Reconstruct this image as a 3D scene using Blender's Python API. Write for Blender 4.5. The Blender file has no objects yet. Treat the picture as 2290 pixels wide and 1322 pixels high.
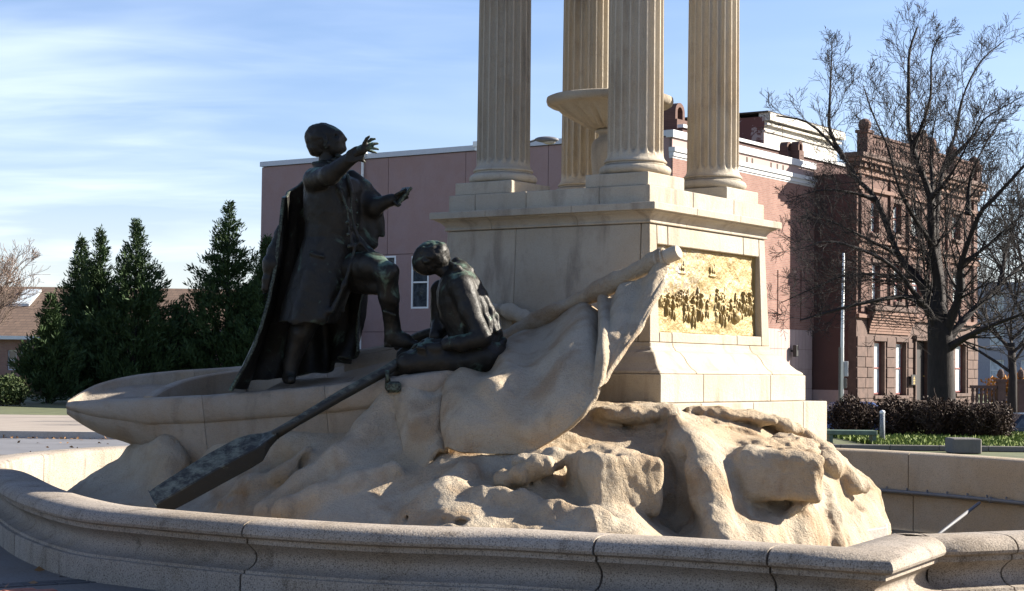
import bpy, bmesh, math, random
import numpy as np
from mathutils import Matrix, Vector

# ------------------------------------------------------------------ camera
SC = bpy.context.scene
F_PX, HOR, ROLL, CAMZ = 3928.0, 826.0, 0.012, 1.6
PITCH = math.atan((HOR - 661) / F_PX)
Rv = np.array([1.0, 0, 0]); Uv = np.array([0, -math.sin(PITCH), math.cos(PITCH)])
Fv = np.array([0, math.cos(PITCH), math.sin(PITCH)])
R2 = math.cos(ROLL) * Rv + math.sin(ROLL) * Uv
U2 = -math.sin(ROLL) * Rv + math.cos(ROLL) * Uv
CAM = np.array([0, 0, CAMZ])
cd = bpy.data.cameras.new('camera'); cam = bpy.data.objects.new('camera', cd)
SC.collection.objects.link(cam); SC.camera = cam
cd.sensor_width = 36; cd.lens = 36 * F_PX / 2290; cd.clip_start = 0.5; cd.clip_end = 5000
M = Matrix.Identity(4)
for i in range(3):
    M[i][0] = R2[i]; M[i][1] = U2[i]; M[i][2] = -Fv[i]; M[i][3] = CAM[i]
cam.matrix_world = M

# ------------------------------------------------------------------ sun, sky, exposure
SUN_AZ, SUN_EL = math.radians(105), math.radians(27)   # azimuth measured from -Y (towards camera) round to +X
S = Vector((math.sin(SUN_AZ) * math.cos(SUN_EL), -math.cos(SUN_AZ) * math.cos(SUN_EL), math.sin(SUN_EL)))
sl = bpy.data.lights.new('sun', 'SUN'); so = bpy.data.objects.new('sun', sl); SC.collection.objects.link(so)
sl.energy = 5.0; sl.angle = math.radians(0.5); sl.color = (1.0, 0.93, 0.82)
so.rotation_euler = S.to_track_quat('Z', 'Y').to_euler(); so.location = (20, -5, 30)
W = bpy.data.worlds.new('World'); SC.world = W; W.use_nodes = True
wn = W.node_tree.nodes; wl = W.node_tree.links; wn.clear()
def WN(t, **k):
    n = wn.new(t)
    for a, b in k.items(): setattr(n, a, b)
    return n
out = WN('ShaderNodeOutputWorld'); bg = WN('ShaderNodeBackground'); sky = WN('ShaderNodeTexSky')
sky.sky_type = 'NISHITA'; sky.sun_disc = False; sky.sun_elevation = SUN_EL
sky.sun_rotation = math.atan2(S.x, S.y); sky.air_density = 1.0; sky.dust_density = 0.6; sky.ozone_density = 1.6
bg.inputs['Strength'].default_value = 0.052
tc = WN('ShaderNodeTexCoord'); sep = WN('ShaderNodeSeparateXYZ'); wl.new(tc.outputs['Generated'], sep.inputs[0])
def wm(op, a, b=None, clamp=False):
    n = WN('ShaderNodeMath', operation=op, use_clamp=clamp)
    for i, v in enumerate((a, b)):
        if v is None: continue
        if isinstance(v, (int, float)): n.inputs[i].default_value = v
        else: wl.new(v, n.inputs[i])
    return n.outputs[0]
zz = wm('ADD', wm('MAXIMUM', sep.outputs[2], 0.0), 0.055)
cu = wm('DIVIDE', sep.outputs[0], zz); cv = wm('DIVIDE', sep.outputs[1], zz)
cmb = WN('ShaderNodeCombineXYZ'); wl.new(cu, cmb.inputs[0]); wl.new(cv, cmb.inputs[1])
def cloud(scale, sx, sy, rot, det, lo, hi, off):
    mp = WN('ShaderNodeMapping'); wl.new(cmb.outputs[0], mp.inputs[0])
    mp.inputs['Scale'].default_value = (sx, sy, 1); mp.inputs['Rotation'].default_value = (0, 0, rot); mp.inputs['Location'].default_value = off
    nz = WN('ShaderNodeTexNoise'); nz.inputs['Scale'].default_value = scale; nz.inputs['Detail'].default_value = det
    nz.inputs['Roughness'].default_value = 0.52; nz.inputs['Distortion'].default_value = 0.45
    wl.new(mp.outputs[0], nz.inputs[0])
    mr = WN('ShaderNodeMapRange', interpolation_type='SMOOTHSTEP'); wl.new(nz.outputs[0], mr.inputs[0])
    mr.inputs[1].default_value = lo; mr.inputs[2].default_value = hi
    return mr.outputs[0]
c1 = cloud(0.50, 0.8, 1.0, 0.25, 5, 0.34, 0.80, (3.1, 1.7, 0))
c2 = cloud(1.7, 0.7, 1.25, 0.35, 6, 0.42, 0.90, (0.4, 5.2, 2))
side = WN('ShaderNodeMapRange', interpolation_type='SMOOTHSTEP'); wl.new(sep.outputs[0], side.inputs[0])
side.inputs[1].default_value = 0.10; side.inputs[2].default_value = -0.28; side.inputs[3].default_value = 0.16; side.inputs[4].default_value = 1.0
bk = WN('ShaderNodeMapRange', interpolation_type='SMOOTHSTEP'); wl.new(sep.outputs[1], bk.inputs[0]); bk.inputs[1].default_value = -0.4; bk.inputs[2].default_value = 0.7; bk.inputs[3].default_value = 0.25; bk.inputs[4].default_value = 1.0
cl = wm('MULTIPLY', wm('MULTIPLY', wm('ADD', wm('MULTIPLY', c1, 0.8), wm('MULTIPLY', c2, 0.42), True), side.outputs[0]), bk.outputs[0], True)
hz = WN('ShaderNodeMapRange', interpolation_type='SMOOTHSTEP'); wl.new(sep.outputs[2], hz.inputs[0])
hz.inputs[1].default_value = 0.13; hz.inputs[2].default_value = -0.01; hz.inputs[3].default_value = 0.0; hz.inputs[4].default_value = 0.28
clh = wm('MAXIMUM', wm('MULTIPLY', cl, 0.66), hz.outputs[0])
mix = WN('ShaderNodeMix', data_type='RGBA'); wl.new(clh, mix.inputs['Factor'])
hs = WN('ShaderNodeHueSaturation'); hs.inputs['Saturation'].default_value = 1.12; hs.inputs['Value'].default_value = 1.0
wl.new(sky.outputs[0], hs.inputs['Color'])
tn = WN('ShaderNodeMix', data_type='RGBA', blend_type='MULTIPLY'); tn.inputs['Factor'].default_value = 1.0; wl.new(hs.outputs[0], tn.inputs['A']); tn.inputs['B'].default_value = (0.98, 0.95, 1.12, 1)
wl.new(tn.outputs['Result'], mix.inputs['A']); mix.inputs['B'].default_value = (9.3, 10.0, 11.2, 1)
wl.new(mix.outputs['Result'], bg.inputs['Color']); wl.new(bg.outputs[0], out.inputs[0])
SC.view_settings.view_transform = 'Standard'; SC.view_settings.look = 'None'
SC.view_settings.exposure = 1.74; SC.view_settings.gamma = 1.0; SC.view_settings.use_curve_mapping = False

# ------------------------------------------------------------------ maths helpers
def at(px, py, Y):
    """world point on the sight line of a photo pixel at distance Y"""
    a = (px - 1145) / F_PX; b = (661 - py) / F_PX
    D = Fv + a * R2 + b * U2
    return CAM + D * (Y / D[1])
def atz(px, py, z):
    a = (px - 1145) / F_PX; b = (661 - py) / F_PX
    D = Fv + a * R2 + b * U2
    return CAM + D * ((z - CAMZ) / D[2])
def project(X, Y, Z):
    dz = Z - CAMZ
    fw = Y * Fv[1] + dz * Fv[2]
    a = (X * R2[0] + Y * R2[1] + dz * R2[2]) / fw
    b = (X * U2[0] + Y * U2[1] + dz * U2[2]) / fw
    return 1145 + F_PX * a, 661 - F_PX * b
TH = 0.96
Bd = np.array([math.cos(TH), math.sin(TH)]); Ad = np.array([-math.sin(TH), math.cos(TH)])
CX, CY = 0.875, 16.0
GZ = 0.17                                     # level of the plaza
rng = np.random.default_rng(7); random.seed(7)

# ------------------------------------------------------------------ object helpers
COL = SC.collection
def tag(o, label=None, cat=None, group=None, kind=None):
    if label: o['label'] = label
    if cat: o['category'] = cat
    if group: o['group'] = group
    if kind: o['kind'] = kind
    return o
def empty(name, loc=(0, 0, 0), rz=0, label=None, cat=None, group=None):
    o = bpy.data.objects.new(name, None); COL.objects.link(o)
    o.location = loc; o.rotation_euler = (0, 0, rz)
    return tag(o, label, cat, group)
def link(name, me, parent=None, mat=None):
    if mat is not None and not me.materials: me.materials.append(mat)
    o = bpy.data.objects.new(name, me); COL.objects.link(o)
    if parent is not None: o.parent = parent
    return o
def mesh(name, v, f, mat=None, parent=None, smooth=False):
    me = bpy.data.meshes.new(name); v = np.asarray(v, dtype=np.float32)
    if isinstance(f, np.ndarray):
        n = f.shape[1]; me.vertices.add(len(v)); me.vertices.foreach_set('co', v.ravel())
        me.loops.add(f.size); me.loops.foreach_set('vertex_index', f.astype(np.int32).ravel())
        me.polygons.add(len(f)); me.polygons.foreach_set('loop_start', np.arange(0, f.size, n, dtype=np.int32))
        me.update(calc_edges=True)
    else:
        me.from_pydata(v.tolist(), [], f)
    if smooth: me.polygons.foreach_set('use_smooth', np.ones(len(me.polygons), dtype=bool))
    me.update()
    return link(name, me, parent, mat)
def setback(o):
    """world coordinates of the mesh are kept although the parent is elsewhere"""
    o.matrix_parent_inverse = Matrix.LocRotScale(o.parent.location, o.parent.rotation_euler, None).inverted()
    return o
class MB:
    """collects shapes into one mesh"""
    def __init__(s): s.v = []; s.f = []
    def add(s, v, f):
        n = len(s.v); s.v += [tuple(map(float, p)) for p in v]; s.f += [tuple(i + n for i in q) for q in f]; return s
    def box(s, x0, x1, y0, y1, z0, z1):
        v = [(x, y, z) for z in (z0, z1) for x, y in ((x0, y0), (x1, y0), (x1, y1), (x0, y1))]
        return s.add(v, [(3, 2, 1, 0), (4, 5, 6, 7), (0, 1, 5, 4), (1, 2, 6, 5), (2, 3, 7, 6), (3, 0, 4, 7)])
    def tube(s, pts, rad, n=8, cap=True):
        pts = [Vector(map(float, p)) for p in pts]
        if not hasattr(rad, '__len__'): rad = [rad] * len(pts)
        base = len(s.v); up = Vector((0, 0, 1))
        for i, p in enumerate(pts):
            d = (pts[min(i + 1, len(pts) - 1)] - pts[max(i - 1, 0)]).normalized()
            a = d.cross(up if abs(d.z) < 0.95 else Vector((1, 0, 0))).normalized(); b = d.cross(a)
            for k in range(n):
                t = 2 * math.pi * k / n
                s.v.append(tuple(p + a * math.cos(t) * rad[i] + b * math.sin(t) * rad[i]))
        for i in range(len(pts) - 1):
            for k in range(n):
                k2 = (k + 1) % n
                s.f.append((base + i * n + k, base + i * n + k2, base + (i + 1) * n + k2, base + (i + 1) * n + k))
        if cap:
            s.f.append(tuple(base + k for k in reversed(range(n))))
            s.f.append(tuple(base + (len(pts) - 1) * n + k for k in range(n)))
        return s
    def lathe(s, prof, c=(0, 0), n=32):
        base = len(s.v)
        for r, z in prof:
            for k in range(n):
                t = 2 * math.pi * k / n; s.v.append((c[0] + r * math.cos(t), c[1] + r * math.sin(t), z))
        for i in range(len(prof) - 1):
            for k in range(n):
                k2 = (k + 1) % n
                s.f.append((base + i * n + k, base + i * n + k2, base + (i + 1) * n + k2, base + (i + 1) * n + k))
        return s
    def ball(s, c, r, n=10, m=6):
        rr = r if hasattr(r, '__len__') else (r, r, r); base = len(s.v)
        for i in range(m + 1):
            a = math.pi * i / m
            for k in range(n):
                t = 2 * math.pi * k / n
                s.v.append((c[0] + rr[0] * math.sin(a) * math.cos(t), c[1] + rr[1] * math.sin(a) * math.sin(t), c[2] - rr[2] * math.cos(a)))
        for i in range(m):
            for k in range(n):
                k2 = (k + 1) % n
                s.f.append((base + i * n + k, base + i * n + k2, base + (i + 1) * n + k2, base + (i + 1) * n + k))
        return s
    def build(s, name, mat, parent=None, smooth=False, bevel=0, auto=None):
        o = mesh(name, s.v, s.f, mat, parent, smooth)
        if bevel:
            bm = bmesh.new(); bm.from_mesh(o.data)
            es = [e for e in bm.edges if len(e.link_faces) == 2 and e.calc_face_angle(0) > 0.5]
            bmesh.ops.bevel(bm, geom=es, offset=bevel, segments=1, affect='EDGES', clamp_overlap=True)
            bm.to_mesh(o.data); bm.free()
        if auto:
            try: o.data.set_sharp_from_angle(angle=math.radians(auto))
            except Exception: pass
        return o
def grid_faces(nu, nv, off=0, flip=False):
    i, j = np.meshgrid(np.arange(nu - 1), np.arange(nv - 1), indexing='ij')
    a = (i * nv + j).ravel() + off
    q = np.stack([a, a + nv, a + nv + 1, a + 1], 1)
    return q[:, ::-1] if flip else q
def bspl(C, n):
    """Catmull-Rom through the rows of C (k, d) -> (n, d)"""
    C = np.asarray(C, float); k = len(C); t = np.linspace(0, k - 1, n); i = np.clip(t.astype(int), 0, k - 2); u = (t - i)[:, None]
    P = np.concatenate([[2 * C[0] - C[1]], C, [2 * C[-1] - C[-2]]])
    p0, p1, p2, p3 = P[i], P[i + 1], P[i + 2], P[i + 3]
    return 0.5 * (2 * p1 + (p2 - p0) * u + (2 * p0 - 5 * p1 + 4 * p2 - p3) * u * u + (3 * p1 - p0 - 3 * p2 + p3) * u ** 3)
def surf_net(net, nu, nv):
    """net: rows (u) of columns (v) of points -> (nu, nv, 3)"""
    net = np.array(net, float); ku, kv, _ = net.shape
    a = bspl(net.reshape(ku, -1), nu).reshape(nu, kv, 3)
    return bspl(a.transpose(1, 0, 2).reshape(kv, -1), nv).reshape(nv, nu, 3).transpose(1, 0, 2)
def sheet(name, G, thick, mat, parent=None, flip=False):
    """closed cloth-like solid from a point grid"""
    nu, nv, _ = G.shape
    du = np.gradient(G, axis=0); dv = np.gradient(G, axis=1); N = np.cross(du, dv); N /= np.linalg.norm(N, axis=2, keepdims=True) + 1e-9
    th = thick if not np.isscalar(thick) else np.full((nu, nv, 1), thick)
    A = G + N * th / 2; Bk = G - N * th / 2; n = nu * nv
    f = [grid_faces(nu, nv, 0), grid_faces(nu, nv, n, True)]
    idx = np.arange(n).reshape(nu, nv)
    def wall(e): return np.stack([e[:-1], e[:-1] + n, e[1:] + n, e[1:]], 1)
    f += [wall(idx[0])[:, ::-1] if 0 else wall(idx[0]), wall(idx[-1])[:, ::-1], wall(idx[:, 0])[:, ::-1], wall(idx[:, -1])]
    f = np.concatenate(f)
    if flip: f = f[:, ::-1]
    o = mesh(name, np.concatenate([A.reshape(-1, 3), Bk.reshape(-1, 3)]), f, mat, parent, True)
    bm = bmesh.new(); bm.from_mesh(o.data); bmesh.ops.recalc_face_normals(bm, faces=bm.faces[:]); bm.to_mesh(o.data); bm.free()
    return o

# ------------------------------------------------------------------ noise
_L = rng.random((48, 48, 48)).astype(np.float32)
def vnoise(x, y, z):
    xi = np.floor(x); yi = np.floor(y); zi = np.floor(z)
    fx = (x - xi).astype(np.float32); fy = (y - yi).astype(np.float32); fz = (z - zi).astype(np.float32)
    fx = fx * fx * (3 - 2 * fx); fy = fy * fy * (3 - 2 * fy); fz = fz * fz * (3 - 2 * fz)
    xi = xi.astype(int) % 48; yi = yi.astype(int) % 48; zi = zi.astype(int) % 48
    x1 = (xi + 1) % 48; y1 = (yi + 1) % 48; z1 = (zi + 1) % 48
    def l(a, b, t): return a + (b - a) * t
    return l(l(l(_L[xi, yi, zi], _L[x1, yi, zi], fx), l(_L[xi, y1, zi], _L[x1, y1, zi], fx), fy),
             l(l(_L[xi, yi, z1], _L[x1, yi, z1], fx), l(_L[xi, y1, z1], _L[x1, y1, z1], fx), fy), fz) - 0.5
def fbm(x, y, z, s, o=3):
    r = 0; a = 1.0
    for i in range(o):
        r = r + a * vnoise(x * s + 17 * i, y * s + 5 * i, z * s + 9 * i); s *= 2.03; a *= 0.5
    return r

# ------------------------------------------------------------------ sculpting with distance fields
class Vol:
    def __init__(s, lo, hi, h):
        s.lo = np.array(lo, float); s.h = h
        s.n = np.ceil((np.array(hi, float) - s.lo) / h).astype(int) + 1
        s.ax = [(s.lo[i] + h * np.arange(s.n[i])).astype(np.float32) for i in range(3)]
        s.D = np.full(s.n, 1.0, np.float32)
    def put(s, fn, bb, k=0.03, sub=False):
        pad = k * 1.5 + 3 * s.h; sl = []
        for i in range(3):
            a = int(np.clip((bb[0][i] - pad - s.lo[i]) / s.h, 0, s.n[i])); b = int(np.clip((bb[1][i] + pad - s.lo[i]) / s.h + 2, 0, s.n[i]))
            if b <= a: return s
            sl.append(slice(a, b))
        x = s.ax[0][sl[0]][:, None, None]; y = s.ax[1][sl[1]][None, :, None]; z = s.ax[2][sl[2]][None, None, :]
        d = fn(x, y, z).astype(np.float32); D = s.D[tuple(sl)]
        if sub:
            d = -d; h = np.maximum(k - np.abs(D - d), 0) / max(k, 1e-6); s.D[tuple(sl)] = np.maximum(D, d) + h * h * k * 0.25
        else:
            h = np.maximum(k - np.abs(D - d), 0) / max(k, 1e-6); s.D[tuple(sl)] = np.minimum(D, d) - h * h * k * 0.25
        return s
    def cap(s, a, b, ra, rb=None, k=0.03, sub=False, flat=None):
        rb = ra if rb is None else rb; a = np.array(a, float); b = np.array(b, float); ab = b - a; L = float(ab @ ab) + 1e-12
        fl = flat                      # (axis, factor): squash along an axis direction
        def fn(x, y, z):
            px, py, pz = x - a[0], y - a[1], z - a[2]
            t = np.clip((px * ab[0] + py * ab[1] + pz * ab[2]) / L, 0, 1)
            qx, qy, qz = px - t * ab[0], py - t * ab[1], pz - t * ab[2]
            if fl is not None:
                c = qx * fl[0][0] + qy * fl[0][1] + qz * fl[0][2]; m = (1 / fl[1] - 1)
                qx = qx + c * m * fl[0][0]; qy = qy + c * m * fl[0][1]; qz = qz + c * m * fl[0][2]
            return np.sqrt(qx * qx + qy * qy + qz * qz) - (ra + (rb - ra) * t)
        r = max(ra, rb); return s.put(fn, (np.minimum(a, b) - r, np.maximum(a, b) + r), k, sub)
    def chain(s, pts, rad, k=0.03, **q):
        for i in range(len(pts) - 1): s.cap(pts[i], pts[i + 1], rad[i], rad[i + 1], k, **q)
        return s
    def ell(s, c, r, k=0.03, rot=None, sub=False):
        c = np.array(c, float); r = np.array(r, float); Rm = np.eye(3) if rot is None else np.array(rot)
        def fn(x, y, z):
            p = [x - c[0], y - c[1], z - c[2]]
            q = [Rm[0][i] * p[0] + Rm[1][i] * p[1] + Rm[2][i] * p[2] for i in range(3)]
            k0 = np.sqrt((q[0] / r[0]) ** 2 + (q[1] / r[1]) ** 2 + (q[2] / r[2]) ** 2)
            k1 = np.sqrt((q[0] / r[0] ** 2) ** 2 + (q[1] / r[1] ** 2) ** 2 + (q[2] / r[2] ** 2) ** 2)
            return k0 * (k0 - 1) / (k1 + 1e-6)
        R = max(r); return s.put(fn, (c - R, c + R), k, sub)
    def box(s, c, hs, rnd=0.02, k=0.03, rot=None, sub=False):
        c = np.array(c, float); Rm = np.eye(3) if rot is None else np.array(rot)
        def fn(x, y, z):
            p = [x - c[0], y - c[1], z - c[2]]
            q = [np.abs(Rm[0][i] * p[0] + Rm[1][i] * p[1] + Rm[2][i] * p[2]) - hs[i] + rnd for i in range(3)]
            return np.sqrt(np.maximum(q[0], 0) ** 2 + np.maximum(q[1], 0) ** 2 + np.maximum(q[2], 0) ** 2) + np.minimum(np.maximum(q[0], np.maximum(q[1], q[2])), 0) - rnd
        R = float(np.linalg.norm(hs)); return s.put(fn, (c - R, c + R), k, sub)
    def stack(s, rows, k=0.04, yaw=0.0):
        """rows: (z, cx, cy, rx, ry) elliptical sections turned by yaw"""
        T = np.array(sorted(rows), float); cy_, sy_ = math.cos(yaw), math.sin(yaw)
        def fn(x, y, z):
            zz = z[0, 0, :]; cx, cy, rx, ry = [np.interp(zz, T[:, 0], T[:, i])[None, None, :] for i in (1, 2, 3, 4)]
            dx = x - cx; dy = y - cy; u = dx * cy_ + dy * sy_; v = -dx * sy_ + dy * cy_
            d = (np.sqrt((u / rx) ** 2 + (v / ry) ** 2) - 1) * np.minimum(rx, ry)
            return np.maximum(d, np.maximum(T[0, 0] - z, z - T[-1, 0]))
        R = max(T[:, 3].max(), T[:, 4].max())
        return s.put(fn, ((T[:, 1].min() - R, T[:, 2].min() - R, T[0, 0]), (T[:, 1].max() + R, T[:, 2].max() + R, T[-1, 0])), k)
    def bump(s, fn, band=0.08):
        m = np.abs(s.D) < band; i = np.nonzero(m)
        s.D[m] += fn(s.ax[0][i[0]], s.ax[1][i[1]], s.ax[2][i[2]]).astype(np.float32); return s
    def smooth(s, n=1):
        for _ in range(n):
            for ax in range(3):
                D = s.D; a = np.roll(D, 1, ax); b = np.roll(D, -1, ax); s.D = (a + 2 * D + b) / 4
        return s
    def build(s, name, mat, parent=None):
        D = s.D; D[0] = D[-1] = 1; D[:, 0] = D[:, -1] = 1; D[:, :, 0] = D[:, :, -1] = 1
        I = D < 0; nx, ny, nz = D.shape
        c = np.zeros((nx - 1, ny - 1, nz - 1), np.int8)
        cs = [(a, b, e) for a in (0, 1) for b in (0, 1) for e in (0, 1)]
        def sh(A, o): return A[o[0]:nx - 1 + o[0], o[1]:ny - 1 + o[1], o[2]:nz - 1 + o[2]]
        for o in cs: c += sh(I, o)
        act = (c > 0) & (c < 8); ii = np.nonzero(act); n = len(ii[0])
        idx = np.full(c.shape, -1, np.int32); idx[ii] = np.arange(n)
        vals = {o: D[ii[0] + o[0], ii[1] + o[1], ii[2] + o[2]] for o in cs}
        acc = np.zeros((n, 3)); cnt = np.zeros(n)
        for o in cs:
            for ax in range(3):
                if o[ax]: continue
                o2 = list(o); o2[ax] = 1; o2 = tuple(o2)
                da, db = vals[o], vals[o2]; m = (da < 0) != (db < 0); t = np.where(m, da / np.where(m, da - db, 1), 0)
                p = np.array(o, float)[None].repeat(n, 0); p[:, ax] += t; acc += p * m[:, None]; cnt += m
        V = (np.stack(ii, 1) + acc / cnt[:, None]) * s.h + s.lo
        Q = []
        for ax in range(3):
            a1, a2 = (ax + 1) % 3, (ax + 2) % 3
            sl0 = [slice(None)] * 3; sl1 = [slice(None)] * 3; sl0[ax] = slice(0, -1); sl1[ax] = slice(1, None)
            e = I[tuple(sl0)] != I[tuple(sl1)]; j = np.nonzero(e); ok = (j[a1] > 0) & (j[a2] > 0) & (j[a1] < s.D.shape[a1] - 1) & (j[a2] < s.D.shape[a2] - 1)
            j = [q[ok] for q in j]; ins = I[j[0], j[1], j[2]]
            def cell(d1, d2):
                q = [q.copy() for q in j]; q[a1] -= d1; q[a2] -= d2; return idx[q[0], q[1], q[2]]
            quad = np.stack([cell(1, 1), cell(0, 1), cell(0, 0), cell(1, 0)], 1)
            quad[~ins] = quad[~ins][:, ::-1]; Q.append(quad)
        return mesh(name, V, np.concatenate(Q), mat, parent, True)

# ------------------------------------------------------------------ materials
def new_mat(name):
    m = bpy.data.materials.new(name); m.use_nodes = True; nt = m.node_tree
    return m, nt, nt.nodes['Principled BSDF']
class G:
    """tiny node builder"""
    def __init__(s, nt): s.nt = nt
    def n(s, t, **k):
        x = s.nt.nodes.new(t)
        for a, b in k.items(): setattr(x, a, b)
        return x
    def l(s, a, b): s.nt.links.new(a, b)
    def co(s, kind='Object'): return s.n('ShaderNodeTexCoord').outputs[kind]
    def geo(s): return s.n('ShaderNodeNewGeometry')
    def noise(s, v, scale, det=4, rough=0.55, dist=0.0, sc=None):
        if sc:
            mp = s.n('ShaderNodeMapping'); mp.inputs['Scale'].default_value = sc; s.l(v, mp.inputs[0]); v = mp.outputs[0]
        x = s.n('ShaderNodeTexNoise'); x.inputs['Scale'].default_value = scale; x.inputs['Detail'].default_value = det
        x.inputs['Roughness'].default_value = rough; x.inputs['Distortion'].default_value = dist; s.l(v, x.inputs['Vector']); return x.outputs['Fac']
    def rng(s, v, a, b, c=0.0, d=1.0, smooth=False):
        x = s.n('ShaderNodeMapRange', interpolation_type='SMOOTHSTEP' if smooth else 'LINEAR'); s.l(v, x.inputs[0])
        for i, q in enumerate((a, b, c, d)): x.inputs[i + 1].default_value = q
        return x.outputs[0]
    def mix(s, f, a, b, mode='MIX'):
        x = s.n('ShaderNodeMix', data_type='RGBA', blend_type=mode)
        for q, k in ((f, 'Factor'), (a, 'A'), (b, 'B')):
            if isinstance(q, (int, float)): x.inputs[k].default_value = q
            elif isinstance(q, tuple): x.inputs[k].default_value = (*q, 1)
            else: s.l(q, x.inputs[k])
        return x.outputs['Result']
    def m(s, op, a, b=None):
        x = s.n('ShaderNodeMath', operation=op)
        for i, q in enumerate((a, b)):
            if q is None: continue
            if isinstance(q, (int, float)): x.inputs[i].default_value = q
            else: s.l(q, x.inputs[i])
        return x.outputs[0]
    def bump(s, h, strength, dist, prev=None):
        x = s.n('ShaderNodeBump'); x.inputs['Strength'].default_value = strength; x.inputs['Distance'].default_value = dist; s.l(h, x.inputs['Height'])
        if prev is not None: s.l(prev, x.inputs['Normal'])
        return x.outputs[0]
def stone_mat(name, base, dark, warm, speck=0.25, grain=220, bumpd=0.004, stain=0.6, rough=0.88, vary=0.12, streak=0.5, orange=0.0):
    m, nt, p = new_mat(name); g = G(nt); v = g.geo().outputs['Position']
    big = g.noise(v, 1.3, 5, 0.6, 0.3); mid = g.noise(v, 7, 5, 0.65); fine = g.noise(v, grain, 2, 0.6); med = g.noise(v, 38, 4, 0.7)
    st = g.noise(v, 3.0, 5, 0.6, 0.4, sc=(1.6, 1.6, 0.35))
    c = g.mix(g.rng(big, 0.38, 0.68, smooth=True), base, warm)
    c = g.mix(g.m('MULTIPLY', g.rng(st, 0.50, 0.74, smooth=True), streak * stain), c, dark)
    c = g.mix(g.m('MULTIPLY', g.rng(mid, 0.55, 0.75), 0.35 * stain), c, dark)
    if orange: c = g.mix(g.m('MULTIPLY', g.rng(g.noise(v, 2.2, 4, 0.6, 0.6), 0.48, 0.72, smooth=True), orange), c, (0.26, 0.15, 0.066))
    c = g.mix(g.m('MULTIPLY', g.rng(fine, 0.52, 0.68), speck), c, tuple(q * 0.42 for q in dark))
    c = g.mix(g.m('MULTIPLY', g.rng(fine, 0.46, 0.32), speck * 0.6), c, tuple(min(1, q * 1.35) for q in base))
    oi = g.n('ShaderNodeObjectInfo').outputs['Random']
    c = g.mix(1.0, c, g.mix(oi, (1 - vary, 1 - vary, 1 - vary), (1, 1, 1)), 'MULTIPLY')
    g.l(c, p.inputs['Base Color']); p.inputs['Roughness'].default_value = rough; p.inputs['Specular IOR Level'].default_value = 0.25
    h = g.m('ADD', g.m('MULTIPLY', fine, 0.5), g.m('MULTIPLY', med, 1.6))
    g.l(g.bump(h, 0.9, bumpd), p.inputs['Normal']); return m
M_LIME = stone_mat('limestone', (0.45, 0.398, 0.315), (0.21, 0.175, 0.135), (0.42, 0.35, 0.255), stain=0.9, streak=0.8, vary=0.2, speck=0.22, grain=150, bumpd=0.005)
M_ROCK = stone_mat('carved_limestone', (0.43, 0.36, 0.265), (0.18, 0.14, 0.095), (0.40, 0.30, 0.19), speck=0.22, grain=120, bumpd=0.018, orange=0.6, stain=0.8)
M_BOAT = stone_mat('weathered_limestone', (0.33, 0.28, 0.22), (0.13, 0.10, 0.07), (0.31, 0.235, 0.155), speck=0.22, grain=150, bumpd=0.008, stain=0.9, orange=0.3)
M_GRAN = stone_mat('granite', (0.33, 0.285, 0.235), (0.13, 0.102, 0.075), (0.28, 0.228, 0.17), speck=0.8, grain=110, bumpd=0.004, stain=1.0, streak=0.85, vary=0.2)
M_GRAN_BOUNCE = stone_mat('granite_bounce_tint', (0.38, 0.315, 0.235), (0.20, 0.155, 0.105), (0.36, 0.275, 0.18), speck=0.5, grain=110, bumpd=0.004, stain=0.75)  # same granite as the other rim stones, warm bounce light painted into its colour
M_INNER = stone_mat('basin_lining', (0.30, 0.245, 0.165), (0.12, 0.085, 0.05), (0.27, 0.20, 0.12), speck=0.3, grain=120, bumpd=0.006, stain=1.0, streak=0.8)
M_CONC = stone_mat('concrete', (0.42, 0.39, 0.35), (0.28, 0.26, 0.23), (0.42, 0.37, 0.31), speck=0.35, grain=70, bumpd=0.004)
def bronze():
    m, nt, p = new_mat('dark_bronze'); g = G(nt); v = g.geo().outputs['Position']; nz = g.n('ShaderNodeSeparateXYZ'); gg = g.geo()
    g.l(gg.outputs['Normal'], nz.inputs[0])
    n1 = g.noise(v, 5, 5, 0.6, 0.4); n2 = g.noise(v, 60, 4, 0.7); pt = gg.outputs['Pointiness']
    c = g.mix(g.rng(n1, 0.35, 0.7), (0.009, 0.008, 0.0065), (0.022, 0.019, 0.014))
    up = g.rng(nz.outputs[2], 0.35, 0.95, smooth=True)
    pat = g.m('MULTIPLY', g.rng(g.m('ADD', g.noise(v, 4.2, 6, 0.65, 0.7), g.m('MULTIPLY', up, 0.15)), 0.57, 0.72, smooth=True), 0.85)
    c = g.mix(pat, c, (0.10, 0.155, 0.115))
    edge = g.m('MULTIPLY', g.rng(pt, 0.53, 0.62), g.rng(n2, 0.42, 0.62)); c = g.mix(g.m('MULTIPLY', edge, 0.5), c, (0.20, 0.26, 0.19))
    g.l(c, p.inputs['Base Color']); p.inputs['Metallic'].default_value = 0.30; p.inputs['Specular IOR Level'].default_value = 0.35
    g.l(g.rng(n2, 0.3, 0.7, 0.42, 0.64), p.inputs['Roughness']); g.l(g.bump(g.m('ADD', n2, g.noise(v, 18, 3)), 0.5, 0.006), p.inputs['Normal'])
    return m
M_BRZ = bronze()
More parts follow.
